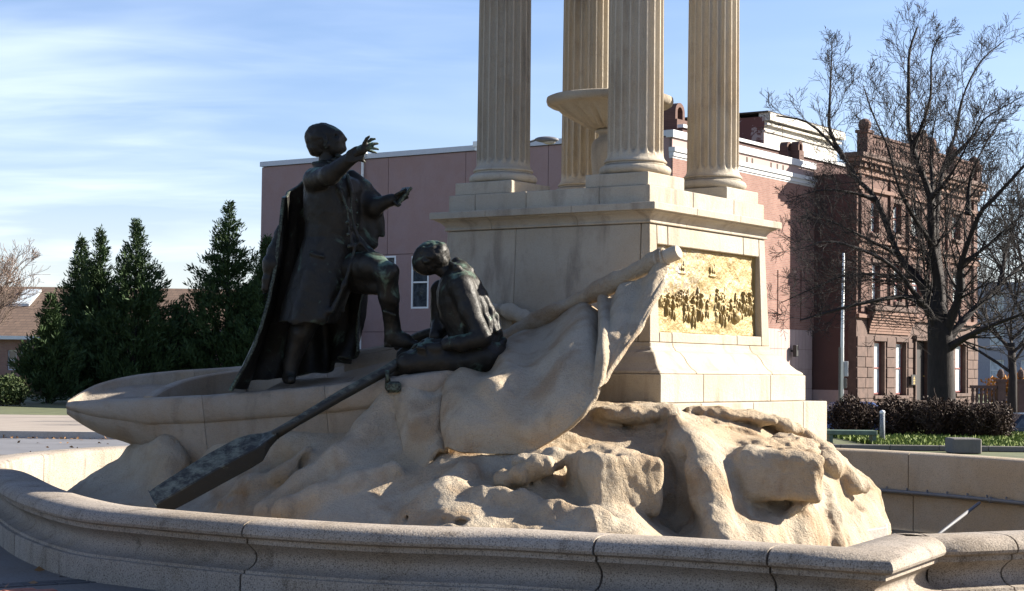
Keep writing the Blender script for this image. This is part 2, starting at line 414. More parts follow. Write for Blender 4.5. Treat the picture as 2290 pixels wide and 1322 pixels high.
def oar_mat():
    m, nt, p = new_mat('patinated_bronze'); g = G(nt); v = g.geo().outputs['Position']; gg = g.geo(); nz = g.n('ShaderNodeSeparateXYZ'); g.l(gg.outputs['Normal'], nz.inputs[0])
    ax_ = g.n('ShaderNodeMapping'); ax_.vector_type = 'POINT'; ax_.inputs['Rotation'].default_value = (0, math.radians(-33), math.radians(-14)); g.l(v, ax_.inputs[0]); n1 = g.noise(ax_.outputs[0], 16, 6, 0.75, 0.3, sc=(0.10, 1, 1)); up = g.rng(nz.outputs[2], 0.0, 0.8)
    f = g.rng(g.m('ADD', g.m('MULTIPLY', n1, 1.2), g.m('MULTIPLY', up, 0.24)), 0.72, 1.0)
    c = g.mix(f, (0.020, 0.018, 0.013), (0.15, 0.158, 0.115)); g.l(c, p.inputs['Base Color'])
    p.inputs['Metallic'].default_value = 0.25; p.inputs['Roughness'].default_value = 0.55
    g.l(g.bump(n1, 0.5, 0.01), p.inputs['Normal']); return m
M_OAR = oar_mat()
def gold():
    m, nt, p = new_mat('gilded_bronze'); g = G(nt); v = g.co()
    n1 = g.noise(v, 6, 6, 0.7, 0.5); left = g.n('ShaderNodeSeparateXYZ'); g.l(v, left.inputs[0])
    mask = g.m('MULTIPLY', g.rng(left.outputs[0], 0.1, -0.55), g.rng(g.noise(v, 9, 7, 0.8, 0.8), 0.47, 0.56))
    mask = g.m('MULTIPLY', mask, g.rng(left.outputs[2], 0.30, 0.40))
    c = g.mix(g.rng(n1, 0.35, 0.68), (0.215, 0.145, 0.043), (0.25, 0.185, 0.072)); c = g.mix(mask, c, (0.24, 0.22, 0.20))
    g.l(c, p.inputs['Base Color']); p.inputs['Metallic'].default_value = 0.35; p.inputs['Roughness'].default_value = 0.5
    g.l(g.bump(g.noise(v, 45, 5, 0.7), 0.8, 0.01), p.inputs['Normal']); return m
M_GOLD = gold()
def plain(name, c, rough=0.7, metal=0.0, var=0.15, scale=8, bumpd=0.0, sc=None):
    m, nt, p = new_mat(name); g = G(nt); v = g.geo().outputs['Position']; n = g.noise(v, scale, 5, 0.65, sc=sc)
    col = g.mix(g.rng(n, 0.3, 0.7), tuple(q * (1 - var) for q in c), tuple(min(1, q * (1 + var)) for q in c))
    oi = g.n('ShaderNodeObjectInfo').outputs['Random']; col = g.mix(1.0, col, g.mix(oi, (0.93, 0.93, 0.93), (1, 1, 1)), 'MULTIPLY')
    g.l(col, p.inputs['Base Color']); p.inputs['Roughness'].default_value = rough; p.inputs['Metallic'].default_value = metal
    if bumpd: g.l(g.bump(n, 0.7, bumpd), p.inputs['Normal'])
    return m
def brick_mat(name, axis, c1, c2, mort, bw=0.21, bh=0.07, ms=0.009):
    m, nt, p = new_mat(name); g = G(nt); s = g.n('ShaderNodeSeparateXYZ'); g.l(g.co(), s.inputs[0]); cb = g.n('ShaderNodeCombineXYZ')
    g.l(s.outputs[axis], cb.inputs[0]); g.l(s.outputs[2], cb.inputs[1])
    b = g.n('ShaderNodeTexBrick'); g.l(cb.outputs[0], b.inputs['Vector']); b.inputs['Scale'].default_value = 1.0
    b.inputs['Brick Width'].default_value = bw; b.inputs['Row Height'].default_value = bh; b.inputs['Mortar Size'].default_value = ms
    b.inputs['Color1'].default_value = (*c1, 1); b.inputs['Color2'].default_value = (*c2, 1); b.inputs['Mortar'].default_value = (*mort, 1)
    n = g.noise(g.co(), 0.9, 6, 0.65, 0.5, sc=(1, 1, 0.4)); c = g.mix(g.rng(n, 0.42, 0.7, 0, 0.55), b.outputs['Color'], tuple(q * 0.62 for q in c1))
    g.l(c, p.inputs['Base Color']); p.inputs['Roughness'].default_value = 0.9
    g.l(g.bump(b.outputs['Fac'], -0.6, 0.01), p.inputs['Normal']); return m
def glass_mat(name, c=(0.03, 0.035, 0.04), rough=0.06):
    m, nt, p = new_mat(name); g = G(nt); v = g.co(); n = g.noise(v, 3.0, 6, 0.7, 1.5)
    g.l(g.mix(g.rng(n, 0.4, 0.65), c, tuple(q * 2.4 for q in c)), p.inputs['Base Color']); p.inputs['Roughness'].default_value = rough
    p.inputs['Specular IOR Level'].default_value = 0.8; return m
M_WHITE = plain('white_paint', (0.78, 0.78, 0.76), 0.5, var=0.05)
M_GLASS = glass_mat('window_glass'); M_BLIND = plain('window_blind', (0.50, 0.55, 0.56), 0.35, var=0.25, scale=4)

# ================================================================== ground
M_PAVE = stone_mat('paving', (0.15, 0.135, 0.12), (0.09, 0.08, 0.07), (0.15, 0.125, 0.10), speck=0.4, grain=60, bumpd=0.004)
M_ASPH = plain('asphalt', (0.13, 0.13, 0.138), 0.9, var=0.18, scale=1.5, bumpd=0.002)
M_WALK = plain('sidewalk_concrete', (0.25, 0.21, 0.17), 0.9, var=0.16, scale=1.2, sc=(1, 3, 1))
M_GRASSB = plain('lawn_soil', (0.075, 0.085, 0.03), 0.95, var=0.4, scale=2)
def sheet_at(name, x0, x1, y0, y1, z, mat, z0=None):
    m = MB()
    if z0 is None: m.add([(x0, y0, z), (x1, y0, z), (x1, y1, z), (x0, y1, z)], [(0, 1, 2, 3)])
    else: m.box(x0, x1, y0, y1, z0, z)
    return tag(m.build(name, mat), kind='structure')
sheet_at('sidewalk', -60, 6.0, 34.0, 45.0, GZ + 0.12, M_WALK, GZ - 0.02)
sheet_at('road', -60, 6.0, 27.75, 33.9, GZ - 0.008, M_ASPH)
sheet_at('kerb', -60, 6.0, 33.88, 34.0, GZ + 0.13, M_CONC, GZ - 0.02)
sheet_at('lawn', 6.6, 40, 30.6, 43, GZ - 0.006, M_GRASSB)
sheet_at('side_street', 9.6, 70, 48.1, 67.4, -0.862, M_ASPH)

# ================================================================== basin rim
def rim_pt(px, py): p = atz(px, py, 0.65); return (p[0], p[1])
inner = [(3.15 + 2.2, 12.3), (4.3, 11.5), rim_pt(2290, 1182), rim_pt(2075, 1190), 'c', rim_pt(1990, 1189), 'c', rim_pt(1883, 1219), 'c', rim_pt(1505, 1196), 'c', rim_pt(1380, 1190),
         rim_pt(1145, 1178), rim_pt(880, 1170), rim_pt(633, 1156), rim_pt(382, 1136), rim_pt(266, 1123), rim_pt(150, 1093), rim_pt(65, 1055), (-4.72, 16.4), (-4.95, 17.6),
         (-4.85, 19.0), (-4.35, 20.4), (-3.2, 21.8), (-1.6, 22.7), (0.4, 23.0), (2.2, 22.9), (4.0, 22.2), (5.2, 20.8), (6.0, 19.2), (6.6, 17.2), (6.5, 15.0), (5.35, 12.3)]
# split at hard corners, smooth inside the runs
runs = [[]]
for q in inner:
    if q == 'c': runs.append([runs[-1][-1]])
    else: runs[-1].append(q)
poly = []; 
for r in runs:
    r = np.array(r, float)
    seg = bspl(r, max(2, (len(r) - 1) * 14 + 1)) if len(r) > 2 else np.linspace(r[0], r[-1], 8)
    poly += seg.tolist() if not poly else seg[1:].tolist()
poly = np.array(poly)
dd = np.linalg.norm(np.diff(poly, axis=0), axis=1); keep = [0] + [i + 1 for i in range(len(dd)) if dd[i] > 1e-5]; poly = poly[keep]
T = np.gradient(poly, axis=0)
d0 = np.diff(poly, axis=0); d0 /= np.linalg.norm(d0, axis=1, keepdims=True)
miter = np.zeros_like(poly)
for i in range(len(poly)):
    a = d0[max(i - 1, 0)]; b = d0[min(i, len(d0) - 1)]
    na = np.array([-a[1], a[0]]); nb = np.array([-b[1], b[0]]); m_ = na + nb; m_ /= np.linalg.norm(m_); miter[i] = m_ / max(0.35, m_ @ na)
# path runs right -> left in front (towards -X), so its left-hand normal points to the camera side... check sign
if miter[len(poly) // 4][1] > 0: miter = -miter
RIMW = 0.40
PROF = [(-0.31, -0.36), (-0.31, 0.12), (-0.40, 0.15), (-0.402, 0.24), (-0.40, 0.60), (-0.392, 0.628), (-0.365, 0.644), (-0.25, 0.650), (-0.12, 0.650), (-0.07, 0.643), (-0.03, 0.625), (-0.006, 0.598), (0.0, 0.572), (-0.008, 0.555), (-0.03, 0.545),
        (-0.055, 0.540), (-0.055, 0.508), (-0.070, 0.500), (-0.100, 0.480), (-0.138, 0.450), (-0.150, 0.420), (-0.142, 0.392), (-0.115, 0.368), (-0.078, 0.352), (-0.035, 0.346), (-0.032, 0.328), (0.0, 0.326), (0.004, 0.30), (0.004, 0.10), (0.004, -0.02)]
rim = empty('basin_rim', (CX, 10.3, GZ), 0, 'moulded granite rim of the fountain basin curving round the monument', 'basin rim')
clen = np.concatenate([[0], np.cumsum(np.linalg.norm(np.diff(poly, axis=0), axis=1))])
ppx = project(poly[:, 0], poly[:, 1], np.full(len(poly), 0.65))[0]
def arc_at(px, far=False):
    c = [i for i in range(len(poly)) if (poly[i][1] > 16) == far]
    return clen[min(c, key=lambda i: abs(ppx[i] - px))]
def P_at(s): return np.array([np.interp(s, clen, poly[:, k]) for k in (0, 1)]), np.array([np.interp(s, clen, miter[:, k]) for k in (0, 1)])
js = sorted([arc_at(x) for x in (2180, 1955 + 100, 1758, 1380, 637, 157, 20)] + [arc_at(x, True) for x in (95, 2025)])
L_ = clen[-1]; allj = [0.0] + js + [L_]
ext = []
for a, b in zip(allj[:-1], allj[1:]):
    n = max(1, int(round((b - a) / 2.4))) if (b - a) > 3.4 else 1
    ext += list(np.linspace(a, b, n + 1)[:-1])
ext.append(L_)
for s0, s1 in zip(ext[:-1], ext[1:]):
    ss = [s0 + 0.007] + [c for c in clen if s0 + 0.03 < c < s1 - 0.03] + [s1 - 0.007]
    v = []; f = []; n = len(PROF)
    for s_ in ss:
        p, m_ = P_at(s_)
        for o, z in PROF:
            q = p + m_ * (o + RIMW); v.append((q[0], q[1], z))
    for i in range(len(ss) - 1):
        for k in range(n - 1): f.append((i * n + k, i * n + k + 1, (i + 1) * n + k + 1, (i + 1) * n + k))
    f.append(tuple(range(n))); f.append(tuple(reversed(range((len(ss) - 1) * n, len(ss) * n))))
    o = mesh('rim_stone', v, f, M_GRAN_BOUNCE if P_at((s0 + s1) / 2)[0][1] > 16 and P_at((s0 + s1) / 2)[0][0] > 0 else M_GRAN, rim, False); setback(o)  # far right stones take the granite copy tinted for warm bounce light
    bm = bmesh.new(); bm.from_mesh(o.data); bmesh.ops.recalc_face_normals(bm, faces=bm.faces[:]); bm.to_mesh(o.data); bm.free()
    o.data.polygons.foreach_set('use_smooth', np.ones(len(o.data.polygons), dtype=bool)); o.data.set_sharp_from_angle(angle=math.radians(38))
# dark mortar core inside the joints
v = []; f = []; cprof = [(-0.29, -0.3), (-0.29, 0.12), (-0.37, 0.16), (-0.37, 0.60), (-0.06, 0.60), (-0.17, 0.42), (-0.05, 0.28), (-0.05, 0.1)]; n = len(cprof)
for i in range(len(poly)):
    for o_, z in cprof:
        q = poly[i] + miter[i] * (o_ + RIMW); v.append((q[0], q[1], z))
for i in range(len(poly) - 1):
    for k in range(n - 1): f.append((i * n + k, i * n + k + 1, (i + 1) * n + k + 1, (i + 1) * n + k))
M_MORT = plain('dark_mortar', (0.06, 0.05, 0.04), 0.95)
setback(mesh('mortar_core', v, f, M_MORT, rim))
# basin floor and lining
fl = [(p[0] + m_[0] * 0.06, p[1] + m_[1] * 0.06, -0.30) for p, m_ in zip(poly, miter)]
tag(mesh('basin_floor', fl, [tuple(range(len(fl)))], M_INNER), kind='structure')

# plaza and ground, open where the basin is
gc = np.array([0.5, 16.3]); outp = poly + miter * 0.30; an = np.arctan2(outp[:, 1] - gc[1], outp[:, 0] - gc[0]); od = np.argsort(an)
def on_rect(t, x0, x1, y0, y1):
    c, s_ = math.cos(t), math.sin(t); k = min(((x1 if c > 0 else x0) - gc[0]) / c if abs(c) > 1e-9 else 1e9, ((y1 if s_ > 0 else y0) - gc[1]) / s_ if abs(s_) > 1e-9 else 1e9); return gc + np.array([c, s_]) * k
PR = (-14, 40, -8, 27.6); GR = (-1500, 1500, -60, 45)
ts = sorted(set(np.linspace(-math.pi, math.pi, 361)[:-1].tolist() + [math.atan2(y_ - gc[1], x_ - gc[0]) for q in (PR, GR) for x_ in q[:2] for y_ in q[2:]]))
rr_ = np.interp(ts, an[od], np.linalg.norm(outp[od] - gc, axis=1), period=2 * math.pi)
def ring(name, A, B_, z, mat):
    n = len(A); return [(p[0], p[1], z) for p in A] + [(p[0], p[1], z) for p in B_], [(i, (i + 1) % n, n + (i + 1) % n, n + i)[::-1] for i in range(n)]
inn = [gc + np.array([math.cos(t), math.sin(t)]) * r for t, r in zip(ts, rr_)]
v, f = ring('plaza', inn, [on_rect(t, *PR) for t in ts], GZ, M_PAVE); tag(mesh('plaza', v, f, M_PAVE), kind='structure')
v, f = ring('ground', [on_rect(t, -13.8, 39.8, -7.8, 27.4) for t in ts], [on_rect(t, *GR) for t in ts], GZ - 0.03, M_GRASSB)
xs = [-1500, 7.5, 9.5, 1500]; ys = [45, 48, 67.5, 69.9, 3000]; k0 = len(v)
for y_ in ys:
    for x_ in xs: v.append((x_, y_, -0.87 if x_ >= 9.5 and 48 <= y_ <= 68 else GZ - 0.03))
for j in range(4):
    for i in range(3): a = k0 + j * 4 + i; f.append((a, a + 1, a + 5, a + 4))
tag(mesh('ground', v, f, M_GRASSB), kind='structure')

# ================================================================== monument
mon = empty('monument', (CX, CY, 0), TH, 'pale limestone pedestal carrying four fluted columns above the carved rocks', 'monument')
def cells(name, rows, xj, yj, mat, parent, gap=0.0016, skip_inner=True, bevel=0.006, keep=None):
    """rows: (half size, z) stacked; xj, yj: joints in plan; every cell is a stone"""
    xs = [None] + list(xj) + [None]; ys = [None] + list(yj) + [None]; out = []
    for i in range(len(xs) - 1):
        for j in range(len(ys) - 1):
            inn = 0 < i < len(xs) - 2 and 0 < j < len(ys) - 2
            if inn and skip_inner: continue
            if keep and not keep(i, j): continue
            v = []; f = []
            for h, z in rows:
                x0 = -h if xs[i] is None else xs[i] + gap; x1 = h if xs[i + 1] is None else xs[i + 1] - gap
                y0 = -h if ys[j] is None else ys[j] + gap; y1 = h if ys[j + 1] is None else ys[j + 1] - gap
                v += [(x0, y0, z), (x1, y0, z), (x1, y1, z), (x0, y1, z)]
            n = len(rows)
            for k in range(n - 1):
                for e in range(4): f.append((k * 4 + e, k * 4 + (e + 1) % 4, k * 4 + 4 + (e + 1) % 4, k * 4 + 4 + e))
            f.append((3, 2, 1, 0)); f.append(tuple(4 * n - 4 + e for e in range(4)))
            m = MB(); m.add(v, f); out.append(m.build(name, mat, parent, bevel=bevel))
    return out
cells('plinth_stone', [(1.485, 0.0), (1.485, 1.34)], (-0.93, 0.0, 0.98), (-0.95, 0.05, 0.9), M_LIME, mon)
cells('base_stone', [(1.336, 1.343), (1.336, 1.575)], (-0.62, 0.62), (-0.6, 0.6), M_LIME, mon)
cells('moulding_stone', [(1.325, 1.578), (1.315, 1.600), (1.275, 1.625), (1.235, 1.665), (1.205, 1.715), (1.165, 1.755), (1.115, 1.775), (1.115, 1.79), (1.098, 1.80), (1.092, 1.838)], (-0.72, 0.68), (-0.7, 0.7), M_LIME, mon)
# die with the recessed plaque field on its right-hand face
def zcut(h0, z0, h1, z1, za, zb):
    g_ = lambda z: h0 + (h1 - h0) * (z - z0) / (z1 - z0); return [(g_(za), za), (g_(zb), zb)]
def die(za, zb, xj, keep): 
    return cells('die_stone', zcut(1.088, 1.84, 1.05, 2.826, za, zb), xj, (-0.97,), M_LIME, mon, keep=keep, skip_inner=False, gap=0.003)
die(1.841, 2.826, (-0.93, 0.93), lambda i, j: j == 0 and i in (0, 2))
die(1.841, 1.925, (-0.93, -0.72, 0.45, 0.93), lambda i, j: j == 0 and i in (1, 2, 3))
die(2.662, 2.826, (-0.93, -0.75, 0.62, 0.93), lambda i, j: j == 0 and i in (1, 2, 3))
cells('die_stone', [(1.088, 1.841), (1.05, 2.826)], (), (-0.967, 0.30), M_LIME, mon, keep=lambda i, j: j > 0, skip_inner=False)
cells('cornice_stone', [(1.055, 2.829), (1.070, 2.832), (1.070, 2.848), (1.062, 2.850), (1.066, 2.865), (1.078, 2.883), (1.098, 2.903), (1.125, 2.918), (1.132, 2.920), (1.132, 2.930), (1.168, 2.932), (1.168, 2.990), (1.160, 2.994)], (-0.45, 0.35), (-0.35, 0.55), M_LIME, mon, skip_inner=False)
cells('blocking_stone', [(1.045, 2.997), (1.045, 3.15)], (-0.30, 0.45), (-0.55, 0.20, 0.75), M_LIME, mon, skip_inner=False)

# plaque -------------------------------------------------------------
NU, NV = 520, 210; U, V = np.meshgrid(np.linspace(0, 1, NU), np.linspace(0, 1, NV), indexing='ij')
PWd, PHt = 1.86, 0.735; x = U * PWd; z = V * PHt
H = 0.012 * np.sin(U * 9 + 2 * np.sin(V * 5)) * np.exp(-((V - 0.45) / 0.15) ** 2) + 0.03 * np.clip(0.42 - V, 0, 1) + 0.012 * (fbm(x, z, x * 0, 9, 4))
r_ = np.random.default_rng(3)
def blob(cx, cz, a, b, h, ang=0.0, p=2.0):
    global H
    dx = x - cx; dz = z - cz; u = dx * math.cos(ang) + dz * math.sin(ang); w = -dx * math.sin(ang) + dz * math.cos(ang)
    q = 1 - (u / a) ** 2 - (w / b) ** 2; H = np.maximum(H, np.where(q > 0, H * 0 + h * np.sqrt(np.maximum(q, 0)) + 0.012, -1))
def soldier(cx, cz, s, h):
    lean = r_.uniform(-0.25, 0.25); blob(cx + lean * 0.05 * s, cz + 0.155 * s, 0.013 * s, 0.017 * s, h)
    blob(cx + lean * 0.02 * s, cz + 0.105 * s, 0.017 * s, 0.038 * s, h, lean)
    for q in (-1, 1): blob(cx + q * r_.uniform(.010, .024) * s, cz + 0.035 * s, 0.008 * s, 0.046 * s, h * 0.8, r_.uniform(.1, .45) * q)
    blob(cx + 0.03 * s, cz + 0.115 * s, 0.045 * s, 0.007 * s, h * 0.8, r_.uniform(-0.2, 0.9))
    if r_.random() < 0.5: blob(cx + 0.05 * s, cz + 0.16 * s, 0.10 * s, 0.004 * s, h * 0.6, r_.uniform(0.5, 1.3))
for cx in r_.uniform(0.06, 0.95, 15): soldier(cx, 0.23 + r_.uniform(-.02, .02), r_.uniform(.55, .8), 0.010)
for cx in r_.uniform(1.10, 1.78, 17): soldier(cx, 0.225 + r_.uniform(-.04, .035), r_.uniform(.6, .95), 0.016)
for cx in r_.uniform(0.15, 1.75, 22): soldier(cx, r_.uniform(0.10, 0.20), r_.uniform(.6, 1.0), 0.014)
for cx, cz, s in ((0.24, 0.14, 1.1), (0.33, 0.11, 1.25), (0.58, 0.10, 1.3), (0.69, 0.05, 1.45), (0.82, 0.12, 1.4), (1.14, 0.11, 1.4), (1.24, 0.08, 1.45), (1.36, 0.13, 1.2), (1.62, 0.22, 1.1), (1.74, 0.20, 1.2)):
    soldier(cx, cz, s, 0.028)
blob(1.47, 0.17, 0.075, 0.06, 0.05, 0.4)
for cx in (0.50, 1.05):         # distant ships
    blob(cx, 0.52, 0.07, 0.012, 0.0)
    for q in (-0.04, 0.004, 0.037): hh_ = r_.uniform(.04, .075); blob(cx + q, 0.54 + hh_ / 2, 0.004, hh_, 0.0); blob(cx + q, 0.55 + hh_ * .4, r_.uniform(.012, .022), hh_ * .45, 0.0, r_.uniform(-.2, .2))
H += 0.010 * fbm(x, z, x * 0 + 5, 26, 3) * np.clip((H - 0.02) * 60, 0.3, 1)
for _ in range(2):
    for ax_ in (0, 1): H = (np.roll(H, 1, ax_) + 2 * H + np.roll(H, -1, ax_)) / 4
H[:3] = 0.01; H[-3:] = 0.01; H[:, :2] = 0.01; H[:, -2:] = 0.01
Vx = np.stack([x - PWd / 2, -H, z], 2).reshape(-1, 3)
plq = mesh('relief_plaque', Vx, grid_faces(NU, NV), M_GOLD, mon, True); plq.location = (0, -1.008, 1.925); plq['label'] = 'gilded relief of soldiers at a rampart'
b_ = MB().box(-0.93, 0.93, -0.999, -0.97, 1.925, 2.66); b_.build('plaque_backing', M_GOLD, mon)

# columns ------------------------------------------------------------
def column_mesh():
    NF, K = 20, 10; PH = (0.02, 0.08, 0.12, 0.21, 0.35, 0.5, 0.65, 0.79, 0.88, 0.92); zs = [3.395, 3.405, 3.42, 3.44, 3.455, 3.475, 3.49, 3.51, 3.54, 3.8, 4.6, 5.4, 6.25]; v = []
    for z in zs:
        tt = max(0, (z - 3.40) / 2.85); R = 0.241 - 0.012 * tt ** 1.3 + 0.025 * max(0, 1 - (z - 3.395) / 0.05) ** 2
        for k in range(NF * K):
            ph = PH[k % K]                                 # 0..1 across one flute and its fillet
            u = (ph - 0.5) / 0.42; inside = abs(u) < 1
            end = 3.445 + 0.045 * (abs(u) ** 2 if inside else 1)
            d = 0.036 * math.sqrt(max(0, 1 - u * u)) * min(1, max(0, (z - end) / 0.03)) if inside else 0
            t = 2 * math.pi * (k // K + ph) / NF; v.append(((R - d) * math.cos(t), (R - d) * math.sin(t), z))
    n = NF * K; f = []
    for i in range(len(zs) - 1):
        for k in range(n): f.append((i * n + k, i * n + (k + 1) % n, (i + 1) * n + (k + 1) % n, (i + 1) * n + k))
    return v, f
cvf = column_mesh(); base_prof = [(0.0, 3.268), (0.27, 3.268)] + [(0.262 + 0.048 * math.sin(a), 3.311 - 0.043 * math.cos(a)) for a in np.linspace(0, math.pi, 9)] + [(0.272, 3.356), (0.262, 3.362), (0.258, 3.372), (0.270, 3.376), (0.274, 3.384), (0.268, 3.394), (0.24, 3.398), (0, 3.398)]
first = None
for cx, cy in ((-0.72, -0.72), (0.72, -0.72), (-0.72, 0.72), (0.72, 0.72)):
    if first is None:
        sh_ = mesh('column', cvf[0], cvf[1], M_LIME, mon, True); sh_.data.set_sharp_from_angle(angle=math.radians(32))
        bs = MB().lathe(base_prof, n=40).build('column_base', M_LIME, sh_, True); bs.data.set_sharp_from_angle(angle=math.radians(40))
        pb = MB().box(-0.31, 0.31, -0.31, 0.31, 3.153, 3.265).build('plinth_block', M_LIME, sh_, bevel=0.006); first = (sh_, bs, pb)
    else:
        sh_ = first[0].copy(); COL.objects.link(sh_); sh_.parent = mon
        for q in first[1:]: c = q.copy(); COL.objects.link(c); c.parent = sh_
    sh_.location = (cx * 0.965, cy * 0.965, 0)
ent = MB().box(-1.05, 1.05, -1.05, 1.05, 6.3, 6.7); ent.box(-1.2, 1.2, -1.2, 1.2, 6.7, 6.95); ent.build('entablature', M_LIME, mon, bevel=0.01)

# fountain bowl ------------------------------------------------------
bowl = empty('fountain_bowl', (CX, CY, 3.15), 0, 'round carved stone bowl on a baluster stem between the columns', 'fountain bowl')
prof = [(0.0, 4.02 - 3.15), (0.34, 4.03 - 3.15), (0.50, 0.925), (0.555, 0.945), (0.578, 0.935), (0.582, 0.905), (0.572, 0.875), (0.545, 0.858), (0.52, 0.86), (0.50, 0.853), (0.42, 0.815), (0.33, 0.765), (0.24, 0.715), (0.16, 0.675), (0.10, 0.655), (0.10, 0.64)]
n = 128; v = []; f = []
for i, (r, z) in enumerate(prof):
    for k in range(n):
        t = 2 * math.pi * k / n; w = 0
        if 9 < i < 14: w = 0.028 * abs(math.sin(t * 8)) ** 0.6 + 0.012 * math.sin(t * 32 + i)
        v.append(((r + w * 0.3) * math.cos(t), (r + w * 0.3) * math.sin(t), z - w * 0.7))
for i in range(len(prof) - 1):
    for k in range(n): f.append((i * n + k, (i + 1) * n + k, (i + 1) * n + (k + 1) % n, i * n + (k + 1) % n))
o = mesh('bowl', v, f, M_LIME, bowl, True); o.data.set_sharp_from_angle(angle=math.radians(40))
MB().lathe([(0.10, 0.655), (0.125, 0.645), (0.13, 0.625), (0.10, 0.61), (0.10, 0.58), (0.145, 0.55), (0.165, 0.50), (0.168, 0.40), (0.155, 0.25), (0.14, 0.12), (0.20, 0.10), (0.22, 0.06), (0.22, 0.003), (0, 0.003)][::-1], n=40).build('stem', M_LIME, bowl, True)

# ================================================================== stone boat
def clen_px(px, Y): return px / F_PX * Y
ST = [  # near gunwale, far gunwale, keel height, floor depth
    ((148, 903, 15.20), (152, 897, 15.30), 1.165, 0.02),
    ((178, 902, 15.08), (180, 876, 15.58), 1.075, 0.03),
    ((215, 900, 14.98), (218, 857, 15.72), 0.985, 0.05),
    ((290, 896, 14.78), (292, 839, 15.90), 0.87, 0.07),
    ((370, 892, 14.63), (365, 831, 15.93), 0.60, 0.10),
    ((450, 888, 14.50), (440, 825, 15.90), 0.38, 0.20),
    ((570, 878, 14.30), (560, 817, 15.78), 0.28, 0.22),
    ((690, 868, 14.10), (700, 801, 15.55), 0.25, 0.10),
    ((800, 856, 13.95), (820, 783, 15.30), 0.25, 0.08),
    ((900, 845, 13.83), (930, 766, 15.05), 0.58, 0.10),
    ((1000, 830, 13.85), (1040, 762, 14.95), 0.62, 0.12),
    ((1090, 800, 14.20), (1120, 762, 14.75), 0.80, 0.10)]
Nn = bspl([at(*s[0]) for s in ST], 111); Ff = bspl([at(*s[1]) for s in ST], 111)
Kz = bspl([[s[2]] for s in ST], 111)[:, 0]; Dp = bspl([[s[3]] for s in ST], 111)[:, 0]
def hull_section(i):
    N, Fp, kz, dp = Nn[i], Ff[i], Kz[i], Dp[i]; w = np.linalg.norm((Fp - N)[:2]); d = (Fp - N) / (np.linalg.norm(Fp - N) + 1e-6)
    dh = np.array([d[0], d[1], 0]); dh /= np.linalg.norm(dh) + 1e-6
    K = (N + Fp) / 2; K = np.array([K[0], K[1], kz]); gt = min(0.10, 0.30 * w); P = []
    def side(A, sg):
        hgt = A[2] - kz; b = min(0.20, 0.42 * hgt); o = -sg * dh; r = []
        r.append(A + o * 0.000 - np.array([0, 0, 0.012])); r.append(A + o * 0.022 - np.array([0, 0, b * 0.25])); r.append(A + o * 0.030 - np.array([0, 0, b * 0.55]))
        r.append(A + o * 0.016 - np.array([0, 0, b * 0.85])); r.append(A - np.array([0, 0, b]) - o * 0.008); r.append(A - o * 0.030 - np.array([0, 0, b + 0.008]))
        C0 = A - o * 0.022 - np.array([0, 0, b + 0.012]); C1 = C0 - np.array([0, 0, (C0[2] - kz) * 0.85]) - o * w * 0.04
        for t in np.linspace(0.12, 0.94, 8): r.append((1 - t) ** 2 * C0 + 2 * t * (1 - t) * C1 + t * t * K)
        return r
    ns = side(N, 1); fs = side(Fp, -1)
    inner_n = [N + d * 0.014 + np.array([0, 0, 0.004]), N + d * gt * 0.85 + np.array([0, 0, 0.004]), N + d * gt - np.array([0, 0, 0.008]), N + d * (gt + 0.02) - np.array([0, 0, dp])]
    inner_f = [Fp - d * (gt + 0.02) - np.array([0, 0, dp]), Fp - d * gt - np.array([0, 0, 0.008]), Fp - d * gt * 0.85 + np.array([0, 0, 0.004]), Fp - d * 0.014 + np.array([0, 0, 0.004])]
    return ns[::-1] + inner_n + [(inner_n[-1] * (1 - t) + inner_f[0] * t) - np.array([0, 0, 0.05 * math.sin(math.pi * t)]) for t in (0.25, 0.5, 0.75)] + inner_f + fs + [K]
boat = empty('stone_boat', tuple(at(480, 1000, 14.9)), 0, 'pale carved stone rowing boat with its prow pointing left on carved waves', 'boat')
def boat_part(i0, i1, shift0, shift1):
    secs = [hull_section(i) for i in range(i0, i1 + 1)]; n = len(secs[0]); v = []; 
    for a, s_ in enumerate(secs):
        for q in s_: 
            v.append(q)
    v = np.array(v).reshape(len(secs), n, 3)
    # slightly slanting joint faces
    w = np.linspace(0, 1, len(secs))[:, None]; hgt = 1.9 - v[:, :, 2]
    v[:, :, 0] += shift0 * hgt * (1 - w) + shift1 * hgt * w
    for e_, sg in ((0, 1), (-1, -1)): v[e_, :, 0] += sg * 0.0015
    nz = fbm(v[:, :, 0], v[:, :, 1], v[:, :, 2], 3.0, 3) * 0.014; v[:, :, 1] += nz; v[:, :, 2] += nz * 0.4
    f = []
    for i in range(len(secs) - 1):
        for k in range(n): f.append((i * n + k, i * n + (k + 1) % n, (i + 1) * n + (k + 1) % n, (i + 1) * n + k))
    f.append(tuple(range(n))); f.append(tuple(reversed(range((len(secs) - 1) * n, len(secs) * n))))
    o = mesh('hull_section', v.reshape(-1, 3), f, M_BOAT, boat, True); setback(o)
    bm = bmesh.new(); bm.from_mesh(o.data); bmesh.ops.recalc_face_normals(bm, faces=bm.faces[:]); bm.to_mesh(o.data); bm.free()
    o.data.set_sharp_from_angle(angle=math.radians(50)); return o
boat_part(0, 48, 0, 0.13); boat_part(48, 72, 0.13, 0.10); boat_part(72, 110, 0.10, 0.0)
